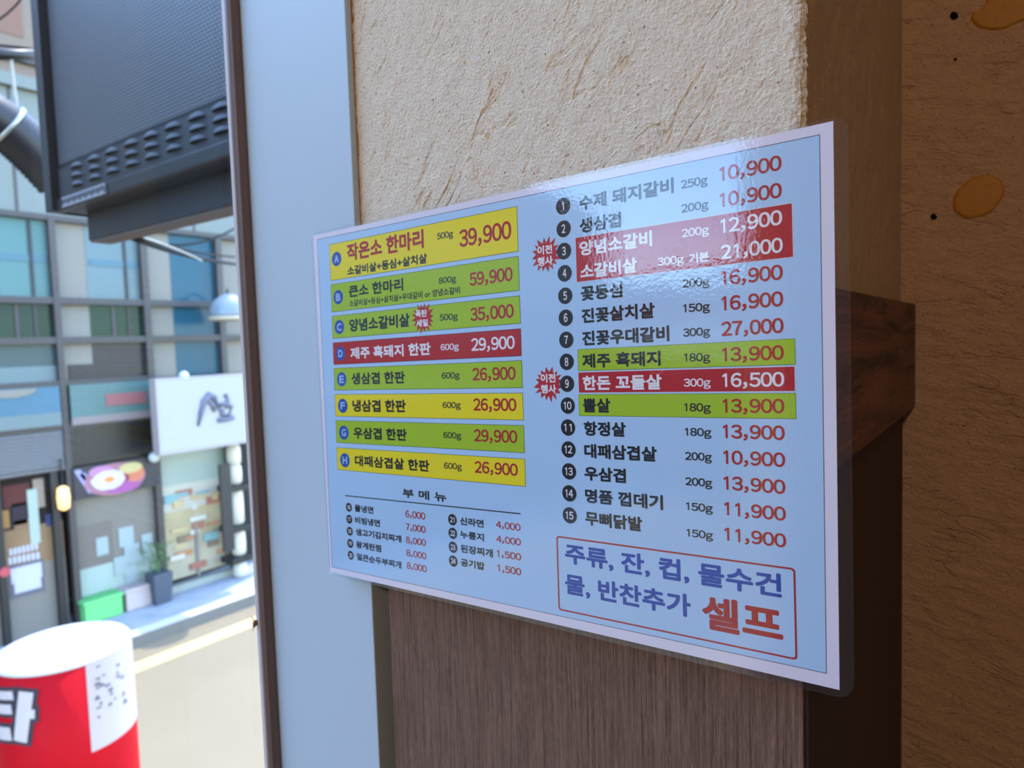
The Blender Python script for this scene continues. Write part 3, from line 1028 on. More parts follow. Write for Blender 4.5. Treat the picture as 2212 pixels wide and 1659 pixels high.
for k, yy in enumerate(mul_y):
    box('cladding_seam', XF - 0.03, XF - 0.012, yy - sp * 0.32, yy - sp * 0.32 + 0.03, T0, ZU - 0.05, M_MUL, bld)
    wv = 0.075 if yy < m2 - 0.01 else 0.09
    box('mullion', XF - 0.10, XF + 0.03, yy - wv / 2, yy + wv / 2, Z_WALK if (k - NB) % 2 == 0 or k >= NB else T5, T0, M_MUL, bld)
for z, h in ((T0, 0.07), (T1, 0.085), (T2, 0.085), (T3, 0.07), (T4, 0.07), (T5, 0.06)):
    y_hi = YB1 if z > T3 + 0.1 else (m2 if z > T4 - 0.1 else m1)
    box('transom', XF - 0.09, XF + 0.02, YB0, y_hi, z - h / 2, z + h / 2, M_MUL, bld)
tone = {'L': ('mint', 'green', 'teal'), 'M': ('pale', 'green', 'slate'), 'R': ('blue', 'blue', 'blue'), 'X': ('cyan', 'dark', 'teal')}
for k in range(len(mul_y) - 1):
    ya, yb = mul_y[k], mul_y[k + 1]
    bay = {NB - 1: 'L', NB: 'M', NB + 1: 'R'}.get(k, 'R' if k == NB + 2 else 'X')
    wcol = min(0.44, (yb - ya) * 0.32)
    box('column', XF - 0.30, XF - 0.07, ya + 0.05, ya + 0.05 + wcol, T3, T0, M_COLM, bld)
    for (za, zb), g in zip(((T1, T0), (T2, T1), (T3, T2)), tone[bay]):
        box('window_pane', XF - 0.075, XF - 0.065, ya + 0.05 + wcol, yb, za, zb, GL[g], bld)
    # framed sashes and the dim shapes behind them
    for q in (0.62, 0.80):
        if bay in 'LMX':
            yy = ya + (yb - ya) * q
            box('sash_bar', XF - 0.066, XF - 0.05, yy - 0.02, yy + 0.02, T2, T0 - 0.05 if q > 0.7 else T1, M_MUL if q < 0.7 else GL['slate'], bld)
    if bay != 'R':
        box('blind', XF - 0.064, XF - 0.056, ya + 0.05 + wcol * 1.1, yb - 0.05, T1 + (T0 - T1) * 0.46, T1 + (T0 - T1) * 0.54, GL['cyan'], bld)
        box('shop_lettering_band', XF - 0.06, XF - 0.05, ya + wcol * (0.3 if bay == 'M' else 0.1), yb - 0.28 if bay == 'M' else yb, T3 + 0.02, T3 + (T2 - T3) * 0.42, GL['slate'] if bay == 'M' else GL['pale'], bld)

# left bay: louvred grille, door with dark posts
lz0, lz1 = T5, T4 - 0.03
M_LOUV = plain('grey_louvre', (150, 148, 148), 0.5, 0.4)
lou = box('louvre_grille', XF - 0.06, XF - 0.02, m1 - sp * 1.4, m1 - 0.05, lz0, lz1, M_LOUV, bld)
mbl = MB()
for k in range(11):
    z = lz0 + (lz1 - lz0) * (k + 0.5) / 11
    mbl.add([(XF - 0.02, m1 - sp * 1.4, z + 0.02), (XF - 0.02, m1 - 0.05, z + 0.02), (XF + 0.03, m1 - 0.05, z - 0.02), (XF + 0.03, m1 - sp * 1.4, z - 0.02),
             (XF - 0.02, m1 - sp * 1.4, z + 0.012), (XF - 0.02, m1 - 0.05, z + 0.012), (XF + 0.03, m1 - 0.05, z - 0.028), (XF + 0.03, m1 - sp * 1.4, z - 0.028)],
            [(0, 1, 2, 3), (7, 6, 5, 4), (3, 2, 6, 7), (0, 4, 5, 1), (0, 3, 7, 4), (1, 5, 6, 2)])
mbl.build('slats', M_LOUV, lou)

M_TIMB = plain('warm_shop_timber', (162, 130, 96), 0.8, 0.2, var=0.3, scale=2)
M_GREYD = plain('grey_door_film', (142, 134, 124), 0.5, 0.3, var=0.05, scale=2)
M_MINTF = plain('frosted_mint_and_road_glare', (186, 202, 190), 0.5, 0.3, var=0.06, scale=2)
M_DARK = plain('dark_shop_inside', (40, 30, 27), 0.8, 0.2, var=0.4, scale=3)
M_POST = plain('black_door_post', (30, 29, 31), 0.5, 0.4)
dy0, dy1 = fy(-160, 1300)[0], fy(152, 1300)[0]
pz = lambda py, px=60: fy(px, py)[1]
door = box('shop_door', XF - 0.08, XF - 0.06, dy0, dy1, pz(1140), T5 - 0.03, M_DARK, bld)
box('middle_glass', XF - 0.08, XF - 0.06, dy0, dy1, pz(1225), pz(1140), M_TIMB, door)
box('lower_panel', XF - 0.08, XF - 0.06, dy0, dy1, Z_WALK, pz(1225), M_GREYD, door)
for px in (3, 128):
    ya = fy(px - 8, 1200)[0]
    yb = fy(px + 8, 1200)[0]
    box('door_post', XF - 0.07, XF + 0.02, ya, yb, Z_WALK, T5 - 0.03, M_POST, door)
for (xa, ya_, xb, yb_, c_) in ((4, 1052, 66, 1088, (96, 40, 34)), (70, 1036, 98, 1094, (170, 150, 130)), (2, 1104, 22, 1140, (176, 128, 70)), (24, 1090, 60, 1130, (44, 34, 44)), (30, 1126, 70, 1140, (150, 116, 84)), (98, 1112, 118, 1134, (60, 72, 120))):
    a, b = at_x(xa, ya_, XF - 0.056), at_x(xb, yb_, XF - 0.056)
    box('shelf_shape', XF - 0.0595, XF - 0.0565, a.y, b.y, b.z, a.z, plain('shelf_shape_tone', c_, 0.8), door)
box('green_film', XF - 0.058, XF - 0.054, fy(66, 1120)[0], fy(88, 1120)[0], pz(1180), pz(1060), M_MINTF, door)

# middle bay: dark fascia, poster, grey glass, low frosted glass
ya, yb = fy(166, 1150)[0], m2 - 0.04
sh = box('fascia', XF - 0.10, XF - 0.01, m1 + 0.05, m2 - 0.05, (fy(150, 1005)[1] + fy(335, 985)[1]) / 2, (fy(150, 918)[1] + fy(335, 900)[1]) / 2, plain('black_fascia', (20, 20, 22), 0.4), bld)
box('grey_glass', XF - 0.09, XF - 0.07, m1, yb, pz(1215, 250), pz(1050, 250), M_GREYD, sh)
box('dark_glass', XF - 0.088, XF - 0.066, fy(172, 1180)[0], fy(250, 1180)[0], pz(1222, 220), pz(1130, 220), plain('brown_grey_film', (126, 116, 108), 0.5), sh)
box('frosted_glass', XF - 0.09, XF - 0.07, m1, yb, Z_WALK, pz(1215, 250), M_MINTF, sh)
box('side_frame', XF - 0.10, XF + 0.02, fy(154, 1200)[0], fy(167, 1200)[0], Z_WALK, fy(160, 1005)[1], M_MUL, sh)

# right bay: shop window under the white sign
wy0, wy1 = m2 + 0.05, fy(505, 1150)[0]
g = lambda py, px=430: fy(px, py)[1]
M_TAN = plain('tan_goods_road_glare', (214, 200, 170), 0.8, 0.2, var=0.12, scale=3)
M_CREAM = plain('cream_blind', (224, 218, 200), 0.8, 0.2, var=0.08, scale=3)
rw = box('shop_window', XF - 0.09, XF - 0.07, wy0, wy1, g(1040), g(960), M_MINTF, bld)  # opaque pane; its pale tone paints in the sunlit road's reflection
box('blind', XF - 0.09, XF - 0.065, wy0, wy1, g(1095), g(1040), M_CREAM, rw)
box('shelf_band', XF - 0.09, XF - 0.07, wy0, wy1, g(1160), g(1095), plain('ochre_goods', (210, 190, 146), 0.8, var=0.3, scale=5), rw)
box('lower_glass', XF - 0.09, XF - 0.07, wy0, wy1, g(1240), g(1160), M_TAN, rw)  # tan brightened to paint in the road's reflection on the glass
box('sill', XF - 0.09, XF + 0.03, wy0, wy1, Z_WALK, g(1250), plain('pale_sill', (190, 192, 178), 0.7), rw)
box('glazing_bar', XF - 0.07, XF - 0.04, fy(428, 1200)[0], fy(434, 1200)[0], g(1245), g(1130), M_COLM, rw)

random.seed(21)
GOODS = [plain('goods_%d' % i, c, 0.7) for i, c in enumerate(((226, 200, 150), (214, 150, 100), (236, 232, 214), (150, 196, 196), (196, 120, 96), (150, 130, 104)))]
for k in range(26):
    fx_, fz_ = random.uniform(0.02, 0.82), random.uniform(1060, 1230)
    yq, zq = wy0 + (wy1 - wy0) * fx_, g(fz_)
    box('goods_box', XF - 0.066, XF - 0.060 + 0.0012 * k, yq, yq + random.uniform(0.08, 0.26), zq, zq + random.uniform(0.04, 0.12), GOODS[k % 6], rw)
for k, yy in enumerate(mul_y[:-1]):
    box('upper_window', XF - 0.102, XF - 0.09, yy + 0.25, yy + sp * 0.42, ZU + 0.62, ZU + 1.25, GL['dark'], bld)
    box('upper_window', XF - 0.102, XF - 0.09, yy + sp * 0.55, yy + sp * 0.9, ZU + 0.62, ZU + 1.25, plain('brown_blind', (150, 110, 90), 0.7), bld)
    box('upper_rail', XF - 0.10, XF - 0.03, yy, yy + sp, ZU + 0.30, ZU + 0.36, M_MUL, bld)

# fascia banners
ban = empty('shop_banner', (XF, (m1 + m2) / 2, T4), 'teal shop banner with a pink panel across the middle bay', 'banner')
bz0, bz1 = (fy(150, 918)[1] + fy(335, 900)[1]) / 2, T3 - 0.03
box('board', XF + 0.034, XF + 0.06, m1 + 0.06, m2 - 0.06, bz0 + 0.10, bz1, plain('teal_banner', (92, 128, 126), 0.5, var=0.12, scale=2), ban)
box('pink_panel', XF + 0.06, XF + 0.07, fy(224, 865)[0], fy(312, 860)[0], fy(270, 873)[1], fy(270, 848)[1], plain('pink_print', (170, 104, 104), 0.6), ban)
box('lower_strip', XF + 0.034, XF + 0.065, m1 + 0.06, m2 - 0.06, bz0, bz0 + 0.10, plain('pale_pink_strip', (158, 142, 140), 0.6), ban)
ban2 = empty('shop_banner', (XF, m1 - 0.8, T4), 'blue shop banner with cream arc at the left edge above the louvres', 'banner')
box('board', XF + 0.034, XF + 0.06, m1 - sp * 1.4, m1 - 0.06, T4 + 0.20, T3 - 0.03, plain('sky_blue_banner', (74, 122, 146), 0.5, var=0.1, scale=2), ban2)
box('lower_strip', XF + 0.034, XF + 0.065, m1 - sp * 1.4, m1 - 0.06, T4 + 0.03, T4 + 0.20, plain('pale_aqua_strip', (124, 142, 142), 0.6), ban2)
arc = []
c0 = Vector((XF + 0.06, fy(18, 838)[0], T3 - 0.04))
for k in range(17):
    a = math.pi + math.pi * k / 16
    arc.append(c0 + Vector((0, 0.28 * math.cos(a), 0.10 * math.sin(a))))
MB().slab(arc, (0.012, 0, 0)).build('cream_arc', M_COLM, ban2)

# white sign with brush strokes
X_SG = XF + 0.55
sg = empty('white_signboard', (X_SG, at_x(430, 890, X_SG).y, at_x(430, 970, X_SG).z), 'white lightbox shop sign with grey brush calligraphy beside the window frame', 'sign')
sq = [at_x(338, 822, X_SG), at_x(560, 806, X_SG), at_x(560, 952, X_SG), at_x(348, 978, X_SG)]
sy0, sy1 = sq[0].y, sq[1].y
sz0, sz1 = (sq[2].z + sq[3].z) / 2, (sq[0].z + sq[1].z) / 2
box('sign_panel', X_SG - 0.16, X_SG, sy0, sy1, sz0, sz1, plain('white_acrylic', (186, 186, 190), 0.4, emit=(236, 244, 255), estr=0.05), sg, bevel=0.01)
MB().box(X_SG - 0.17, X_SG + 0.006, sy0 - 0.02, sy0, sz0 - 0.02, sz1 + 0.02).box(X_SG - 0.17, X_SG + 0.006, sy0, sy1, sz0 - 0.02, sz0).box(X_SG - 0.17, X_SG + 0.006, sy0, sy1, sz1, sz1 + 0.02) \
    .build('sign_frame', plain('pinkish_sign_edge', (206, 192, 192), 0.4), sg)
for yq in (0.2, 0.8):
    box('bracket', XF - 0.09, X_SG - 0.16, sy0 + (sy1 - sy0) * yq - 0.02, sy0 + (sy1 - sy0) * yq + 0.02, sz1 - 0.12, sz1 - 0.06, M_MUL, sg)
M_BRUSH = plain('grey_brush_ink', (128, 128, 148), 0.7)


def brush(pxs, rad):
    return MB().tube([at_x(x, y, X_SG + 0.002) for x, y in pxs], rad, 8).build('brush_stroke', M_BRUSH, sg, smooth=True)


brush([(428, 920), (434, 892), (440, 868), (452, 853), (462, 858), (470, 880)], [0.02, 0.04, 0.05, 0.055, 0.05, 0.03])
brush([(446, 862), (456, 872), (464, 888)], 0.035)
brush([(486, 852), (492, 866), (489, 882)], 0.035)
brush([(474, 876), (486, 872), (500, 878), (496, 896), (478, 896), (474, 880)], 0.034)
brush([(470, 908), (488, 906), (504, 902)], 0.038)
brush([(482, 884), (484, 912)], 0.018)

# bowl poster
X_P = XF + 0.06
po = empty('food_poster', (X_P, at_x(245, 1035, X_P).y, at_x(245, 1080, X_P).z), 'poster of a rice bowl with fried egg over the grey shop window', 'poster')
pq = [at_x(157, 1007, X_P), at_x(340, 988, X_P), at_x(340, 1052, X_P), at_x(160, 1078, X_P)]
py0, py1 = pq[0].y, pq[1].y
pz0, pz1 = (pq[2].z + pq[3].z) / 2, (pq[0].z + pq[1].z) / 2
box('poster_board', XF + 0.034, X_P, py0, py1, pz0, pz1, plain('navy_poster', (38, 38, 54), 0.4, var=0.2, scale=4), po)
CB = at_x(250, 1034, X_P)


def oval(name, dy, dz, ry, rz, mat, lift, parent, wob=0.0):
    pts = [(X_P, CB.y + dy + ry * math.cos(2 * math.pi * k / 28) * (1 + wob * math.sin(5 * k)), CB.z + dz + rz * math.sin(2 * math.pi * k / 28) * (1 + wob * math.cos(4 * k))) for k in range(28)]
    return MB().slab(pts, (lift, 0, 0)).build(name, mat, parent)


sc_ = (py1 - py0) / 183
bowl = oval('bowl_print', 0, 0, 66 * sc_, 36 * sc_, plain('bowl_rim_print', (180, 120, 140), 0.5), 0.004, po)
oval('purple_greens', 14 * sc_, -20 * sc_, 40 * sc_, 14 * sc_, plain('purple_print', (178, 84, 160), 0.5), 0.006, bowl)
oval('orange_vegetables', 42 * sc_, 6 * sc_, 22 * sc_, 20 * sc_, plain('orange_print', (226, 132, 96), 0.5), 0.007, bowl)
oval('yellow_vegetables', 34 * sc_, 20 * sc_, 26 * sc_, 12 * sc_, plain('pale_yellow_print', (222, 206, 140), 0.5), 0.008, bowl)
oval('pink_sprouts', -30 * sc_, 22 * sc_, 26 * sc_, 12 * sc_, plain('pink_sprout_print', (206, 140, 190), 0.5), 0.008, bowl)
oval('red_sauce', 20 * sc_, -1 * sc_, 10 * sc_, 8 * sc_, plain('red_sauce_print', (150, 40, 70), 0.5), 0.009, bowl)
egg = oval('fried_egg', -16 * sc_, 0, 36 * sc_, 22 * sc_, plain('egg_white_print', (232, 226, 232), 0.5), 0.011, bowl, 0.05)
oval('egg_yolk', -14 * sc_, 1 * sc_, 11 * sc_, 7 * sc_, plain('egg_yolk_print', (246, 162, 70), 0.5), 0.014, bowl)
M_LILAC = plain('lilac_print', (176, 176, 230), 0.5)
for k in range(4):
    y_ = py0 + (0.01 + 0.05 * k) * (py1 - py0)
    MB().slab([(X_P, y_, pz1 - 0.04 - 0.05 * k), (X_P, y_ + 0.07, pz1 - 0.03 - 0.05 * k), (X_P, y_ + 0.25, pz0 + 0.10 - 0.02 * k), (X_P, y_ + 0.16, pz0 + 0.06 - 0.015 * k)], (0.003, 0, 0)) \
        .build('lilac_streak', M_LILAC, po)

# paper notices on the grey glass
M_NOTE = plain('pale_blue_paper', (178, 192, 190), 0.7)
notes = [(208, 1164, 236, 1196, 'single pale paper notice left of the cluster on the grey shop window'),
         (256, 1142, 291, 1176, 'pale paper notice topmost in the cluster on the grey shop window'),
         (306, 1156, 332, 1188, 'pale paper notice at the top right of the cluster near the mullion'),
         (268, 1180, 304, 1212, 'pale paper notice in the middle of the cluster on the grey shop window'),
         (246, 1206, 276, 1238, 'pale paper notice at the lower left of the cluster on the shop window'),
         (270, 1222, 300, 1256, 'pale paper notice at the bottom of the cluster above the crates'),
         (310, 1186, 338, 1214, 'pale paper notice at the right of the cluster above the plant')]
for q, (x0, y0, x1, y1, lab) in enumerate(notes):
    a, b = at_x(x0, y0, XF - 0.05), at_x(x1, y1, XF - 0.05)
    box('paper_notice', XF - 0.0655, XF - 0.060 + 0.002 * q, a.y, b.y, b.z, a.z, M_NOTE, label=lab, cat='notice', group='paper notices on the shop window')
# white lettering stickers on the door
M_STK = plain('white_sticker', (214, 212, 228), 0.6)
st = empty('door_sticker', tuple(at_x(52, 1205, XF - 0.05)), 'two lines of white lettering on the shop door glass', 'sticker')
for (xa, ya_, xb, yb_) in ((20, 1193, 84, 1178), (18, 1212, 88, 1198)):
    for k in range(7):
        f0, f1 = k / 7, (k + 0.8) / 7
        a = at_x(xa + (xb - xa) * f0, ya_ + (yb_ - ya_) * f0 - 6, XF - 0.05)
        b = at_x(xa + (xb - xa) * f1, ya_ + (yb_ - ya_) * f1 + 8, XF - 0.05)
        box('white_letter', XF - 0.0595, XF - 0.052, a.y, b.y, b.z, a.z, M_STK, st)
st2 = empty('door_sticker', tuple(at_x(58, 1245, XF - 0.05)), 'dark sticker with white lines low on the shop door', 'sticker')
a, b = at_x(18, 1224, XF - 0.052), at_x(98, 1276, XF - 0.052)
box('dark_ground', XF - 0.0595, XF - 0.052, a.y, b.y, b.z, a.z, plain('slate_sticker', (112, 106, 118), 0.6), st2)
for xf_, (xa, ya_, xb, yb_) in ((-0.046, (23, 1248, 92, 1230)), (-0.042, (30, 1268, 90, 1254))):
    a, b = at_x(xa, (ya_ + yb_) / 2 - 9, XF - 0.04), at_x(xb, (ya_ + yb_) / 2 + 7, XF - 0.04)
    box('white_line', XF - 0.052, XF + xf_, a.y, b.y, b.z, a.z, M_STK, st2)
a = at_x(11, 1236, XF + 0.03)
MB().tube([(XF - 0.05, a.y, a.z), (XF + 0.03, a.y, a.z)], 0.06, 16).build('door_buzzer', plain('red_knob', (206, 84, 96), 0.4), label='round red knob on the left shop door post', cat='knob')

# glowing lamp in the doorway
a = at_x(137, 1076, XF + 0.06)
ld = empty('hanging_lamp', (a.x, a.y, a.z + 0.2), 'long warm glowing lamp hanging beside the shop door', 'lamp')
MB().lathe((a.x, a.y, a.z - 0.16), [(0.02, 0), (0.065, 0.03), (0.075, 0.16), (0.065, 0.29), (0.02, 0.32)], 20) \
    .build('lamp_glass', plain('warm_glow', (255, 214, 150), emit=(255, 196, 120), estr=1.1), ld, smooth=True)
MB().tube([(a.x, a.y, a.z + 0.16), (a.x, a.y, a.z + 0.5), (XF - 0.02, a.y, a.z + 0.52)], 0.01, 8).build('hanger', M_POST, ld)

# round lights along the front
for px, py, X_, r, lab in ((333, 988, XF + 0.12, 0.075, 'round white spotlight at the right end of the bowl poster'),
                           (397, 812, X_SG - 0.05, 0.07, 'small white lamp on top of the white sign')):
    a = at_x(px, py, X_)
    q = empty('spot_lamp', tuple(a), lab, 'lamp')
    MB().lathe(a, [(r * math.sin(t_), -r * math.cos(t_)) for t_ in (0.1, 0.5, 1.0, 1.57, 2.1, 2.6, 3.0)], 20).build('lamp_globe', plain('white_globe', (232, 240, 246), 0.3), q, smooth=True)
    MB().tube([a, (XF - 0.02 if px < 380 else X_ - 0.02, a.y, a.z + (0.02 if px < 380 else -0.09))], 0.012, 8).build('lamp_arm', M_MUL, q)

# domed wall lamp, half behind the window frame
X_L = XF + 0.6
a = at_x(498, 684, X_L)
dl = empty('dome_lamp', tuple(a), 'pale blue domed street lamp beside the brown window frame', 'lamp')
rl = 0.30
MB().lathe(a, [(rl, 0.0), (rl * 0.99, 0.05), (rl * 0.90, 0.15), (rl * 0.68, 0.25), (rl * 0.35, 0.32), (0.04, 0.34)], 36).build('lamp_dome', plain('pale_blue_enamel', (150, 164, 180), 0.25, 0.5), dl, smooth=True)
MB().lathe(a, [(rl * 0.95, -0.06), (rl * 1.02, -0.05), (rl * 1.02, 0.0), (rl * 0.9, 0.01)], 36).build('lamp_rim', plain('cream_rim', (222, 206, 176), 0.4), dl, smooth=True)
MB().tube([a + Vector((0, 0, 0.33)), a + Vector((-0.2, 0.1, 0.42)), (XF, a.y + 0.3, a.z + 0.1)], 0.02, 8).build('lamp_arm', M_MUL, dl)

# black blade sign and cream block pier at the end of the front
X_B = XF + 0.50
a, b = at_x(474, 1004, X_B), at_x(509, 1187, X_B)
bs = empty('blade_sign', (X_B, a.y, b.z), 'tall black blade sign hanging beside the cream block pier', 'sign')
box('sign_plate', X_B - 0.05, X_B, a.y, b.y, b.z, a.z, plain('black_plate', (40, 37, 38), 0.5), bs, bevel=0.01)
pr = empty('block_pier', (XF + 0.1, at_x(519, 1100, XF + 0.3).y, Z_WALK), 'cream stacked block pier showing along the brown window frame', 'pier')
ya, yb = at_x(504, 1100, XF + 0.3).y, at_x(534, 1100, XF + 0.3).y
M_BLK = plain('cream_block', (255, 246, 226), 0.6, 0.3)
edges = [840, 868, 900, 930, 962, 1004, 1046, 1058, 1134, 1146, 1202, 1214, 1270, 1282, 1330]
for i in range(0, len(edges) - 1):
    za, zb = at_x(519, edges[i], XF + 0.3).z, at_x(519, edges[i + 1], XF + 0.3).z
    zb = max(zb, Z_WALK)
    if za - zb < 0.02:
        continue
    gap = edges[i] in (1046, 1134, 1202, 1270)
    if gap:
        box('dark_bracket', XF + 0.04, XF + 0.37, ya - 0.10, yb + 0.06, zb, za, M_POST, pr)
    else:
        MB().lathe((XF + 0.20, (ya + yb) / 2, zb), [(0.07, 0), (0.10, 0.03), (0.105, (za - zb) / 2), (0.10, za - zb - 0.03), (0.07, za - zb)], 24).build('cream_block', M_BLK, pr, smooth=True)

# crates on the pavement
def crate(px0, px1, pyb, depth, height, col, lab):
    X_ = at_z(186, 1352, Z_WALK).x
    a = at_x(px0, pyb, X_)
    m = plain('crate_plastic', col, 0.45, 0.4, var=0.05)
    c = empty('plastic_crate', (X_, a.y, Z_WALK), lab, 'crate')
    b_y = at_x(px1, pyb - 20, X_).y
    box('crate_body', X_ - depth, X_, a.y, b_y, Z_WALK, Z_WALK + height * 0.86, m, c, bevel=0.02)
    box('crate_lid', X_ - depth - 0.02, X_ + 0.02, a.y - 0.02, b_y + 0.02, Z_WALK + height * 0.86, Z_WALK + height, m, c, bevel=0.02)
    for k in range(9):
        yy = a.y + (b_y - a.y) * (k + 0.5) / 9
        box('lid_rib', X_ - depth, X_ - 0.01, yy - 0.012, yy + 0.012, Z_WALK + height, Z_WALK + height + 0.012, m, c)
    return a.y, b_y


crate(186, 268, 1352, 0.40, 0.30, (132, 230, 138), 'green plastic crate on the pavement left of the beige one')
crate(276, 340, 1330, 0.30, 0.30, (226, 204, 198), 'beige plastic crate on the pavement right of the green one')

# planter
a = at_z(338, 1306, Z_WALK)
pla = empty('plant_pot', (a.x, a.y, Z_WALK), 'slate blue square planter with a leafy plant beside the beige crate', 'planter')
pb = MB()
w0, w1, hp = 0.11, 0.14, 0.44
xx, yy = XF + 0.20, at_x(346, 1290, XF + 0.20).y
pb.add([(xx - w0, yy - w0, Z_WALK), (xx + w0, yy - w0, Z_WALK), (xx + w0, yy + w0, Z_WALK), (xx - w0, yy + w0, Z_WALK),
        (xx - w1, yy - w1, Z_WALK + hp), (xx + w1, yy - w1, Z_WALK + hp), (xx + w1, yy + w1, Z_WALK + hp), (xx - w1, yy + w1, Z_WALK + hp)],
       [(0, 3, 2, 1), (4, 5, 6, 7), (0, 1, 5, 4), (1, 2, 6, 5), (2, 3, 7, 6), (3, 0, 4, 7)])
pb.build('pot', plain('slate_blue_pot', (88, 96, 110), 0.5), pla, bevel=0.01)
lv = MB()
random.seed(3)
for k in range(70):
    a_ = random.uniform(0, 6.28)
    rr = random.uniform(0.02, 0.19)
    p0 = Vector((xx + rr * math.cos(a_), yy + rr * math.sin(a_), Z_WALK + hp + random.uniform(0.0, 0.42)))
    d = Vector((math.cos(a_), math.sin(a_), random.uniform(-0.2, 0.8))).normalized()
    s = d.cross(Vector((0, 0, 1))).normalized() * random.uniform(0.018, 0.03)
    ln = random.uniform(0.07, 0.12)
    lv.add([p0, p0 + d * ln * 0.5 + s, p0 + d * ln, p0 + d * ln * 0.5 - s, p0 + d * ln * 0.5 + Vector((0, 0, 0.01))], [(0, 1, 4), (1, 2, 4), (2, 3, 4), (3, 0, 4)])
for k in range(5):
    a_ = k * 1.26
    lv.tube([(xx, yy, Z_WALK + hp - 0.03), (xx + 0.05 * math.cos(a_), yy + 0.05 * math.sin(a_), Z_WALK + hp + 0.2), (xx + 0.11 * math.cos(a_), yy + 0.11 * math.sin(a_), Z_WALK + hp + 0.38)], 0.006, 6)
lv.build('foliage', plain('leaf_green', (112, 146, 84), 0.6, var=0.3), pla)

# ------------------------------------------------------------------ projecting LED sign outside the window
Y_S = 0.55
M_SFR = plain('blue_black_sign_frame', (40, 42, 48), 0.4, 0.4, var=0.06)
M_SDK = plain('black_sign_recess', (26, 28, 36), 0.5, 0.3)


def led_material():
    m, t, o = new_mat('led_module_face')
    L = t.links.new
    b = N(t, 'ShaderNodeBsdfPrincipled')
    b.inputs['Roughness'].default_value = 0.4
    tc = N(t, 'ShaderNodeTexCoord')
    sep = N(t, 'ShaderNodeSeparateXYZ')
    L(tc.outputs['Object'], sep.inputs[0])
    PX, PZ = 0.0145, 0.0095

    def op(kind, a, b_=None, c_=None):
        q = N(t, 'ShaderNodeMath', operation=kind)
        for i, v in enumerate((a, b_, c_)):
            if v is None:
                continue
            if isinstance(v, (int, float)):
                q.inputs[i].default_value = v
            else:
                L(v, q.inputs[i])
        return q.outputs[0]
    zr = op('DIVIDE', sep.outputs['Z'], PZ)
    row = op('FLOOR', zr)
    odd = op('MULTIPLY', op('FLOORED_MODULO', row, 2.0), 0.5)
    xr = op('ADD', op('DIVIDE', sep.outputs['X'], PX), odd)
    fx = op('SUBTRACT', op('FRACT', xr), 0.5)
    fz = op('SUBTRACT', op('FRACT', zr), 0.5)
    d2 = op('ADD', op('MULTIPLY', fx, fx), op('MULTIPLY', fz, fz))
    d = op('SQRT', d2)
    mr = N(t, 'ShaderNodeMapRange')
    mr.inputs['From Min'].default_value = 0.26
    mr.inputs['From Max'].default_value = 0.42
    L(d, mr.inputs['Value'])
    mx = N(t, 'ShaderNodeMix', data_type='RGBA')
    mx.inputs['A'].default_value = (*s2l((98, 100, 104)), 1)
    mx.inputs['B'].default_value = (*s2l((22, 25, 30)), 1)
    L(mr.outputs[0], mx.inputs['Factor'])
    L(mx.outputs['Result'], b.inputs['Base Color'])
    bp = N(t, 'ShaderNodeBump')
    bp.inputs['Distance'].default_value = 0.003
    L(op('SUBTRACT', 1.0, mr.outputs[0]), bp.inputs['Height'])
    L(bp.outputs[0], b.inputs['Normal'])
    L(b.outputs[0], o.inputs['Surface'])
    return m


xl = (at_y(88, 0, Y_S).x + at_y(121, 458, Y_S).x) / 2
x_in0 = (at_y(104, 0, Y_S).x + at_y(127, 356, Y_S).x) / 2
xr_ = -0.52
z_bot = (at_y(130, 458, Y_S).z + at_y(495, 344, Y_S).z) / 2
z_mesh = (at_y(127, 358, Y_S).z + at_y(482, 216, Y_S).z) / 2
z_top = z_bot + 1.7
sgn = empty('led_sign', (xr_, Y_S, z_bot), 'dark projecting LED sign box with dotted screen and vent louvres outside the window', 'sign')
fw = x_in0 - xl
MB().box(xl, xl + fw, Y_S - 0.03, Y_S + 0.20, z_bot, z_top).box(xl, xr_, Y_S + 0.01, Y_S + 0.20, z_bot, z_top).box(xl, xr_, Y_S - 0.03, Y_S + 0.2, z_top - 0.04, z_top) \
    .box(xl + fw, xr_, Y_S - 0.016, Y_S + 0.02, z_bot, z_bot + 0.035).build('sign_frame', M_SFR, sgn, bevel=0.003)
box('screen', xl + fw + 0.012, xr_, Y_S - 0.006, Y_S + 0.012, z_mesh, z_top - 0.05, led_material(), sgn)
box('screen_border', xl + fw, xr_, Y_S - 0.004, Y_S + 0.011, z_mesh - 0.016, z_mesh, M_SDK, sgn)
box('vent_panel', xl + fw + 0.02, xr_, Y_S - 0.012, Y_S + 0.012, z_bot + 0.035, z_mesh - 0.016, plain('vent_panel_paint', (46, 50, 58), 0.45), sgn)
M_VENT = plain('vent_hood_paint', (84, 88, 96), 0.5, 0.3)
vent_px = [(168, 386), (206, 371), (244, 356), (286, 340), (329, 323), (376, 304), (428, 284), (480, 262)]
zc = None
for px, py in vent_px:
    c = at_y(px, py, Y_S - 0.012)
    for r_ in range(3):
        ztop = z_mesh - (z_mesh - z_bot) * (0.10 + 0.19 * r_)
        vs, fs = [], []
        wv, hv, dv = 0.037, 0.016, 0.012
        for i in range(9):
            a_ = math.pi * i / 8
            for j in range(5):
                b_ = math.pi / 2 * j / 4
                vs.append((c.x - wv * math.cos(a_) , Y_S - 0.012 - dv * math.sin(a_) * math.cos(b_), ztop - hv + hv * math.sin(a_) * math.sin(b_)))
        for i in range(8):
            for j in range(4):
                fs.append((i * 5 + j, (i + 1) * 5 + j, (i + 1) * 5 + j + 1, i * 5 + j + 1))
        MB().add(vs, fs).build('vent_louvre', M_VENT, sgn, smooth=True)
a, b = at_y(134, 446, Y_S - 0.02), at_y(228, 418, Y_S - 0.02)
lbl = MB()
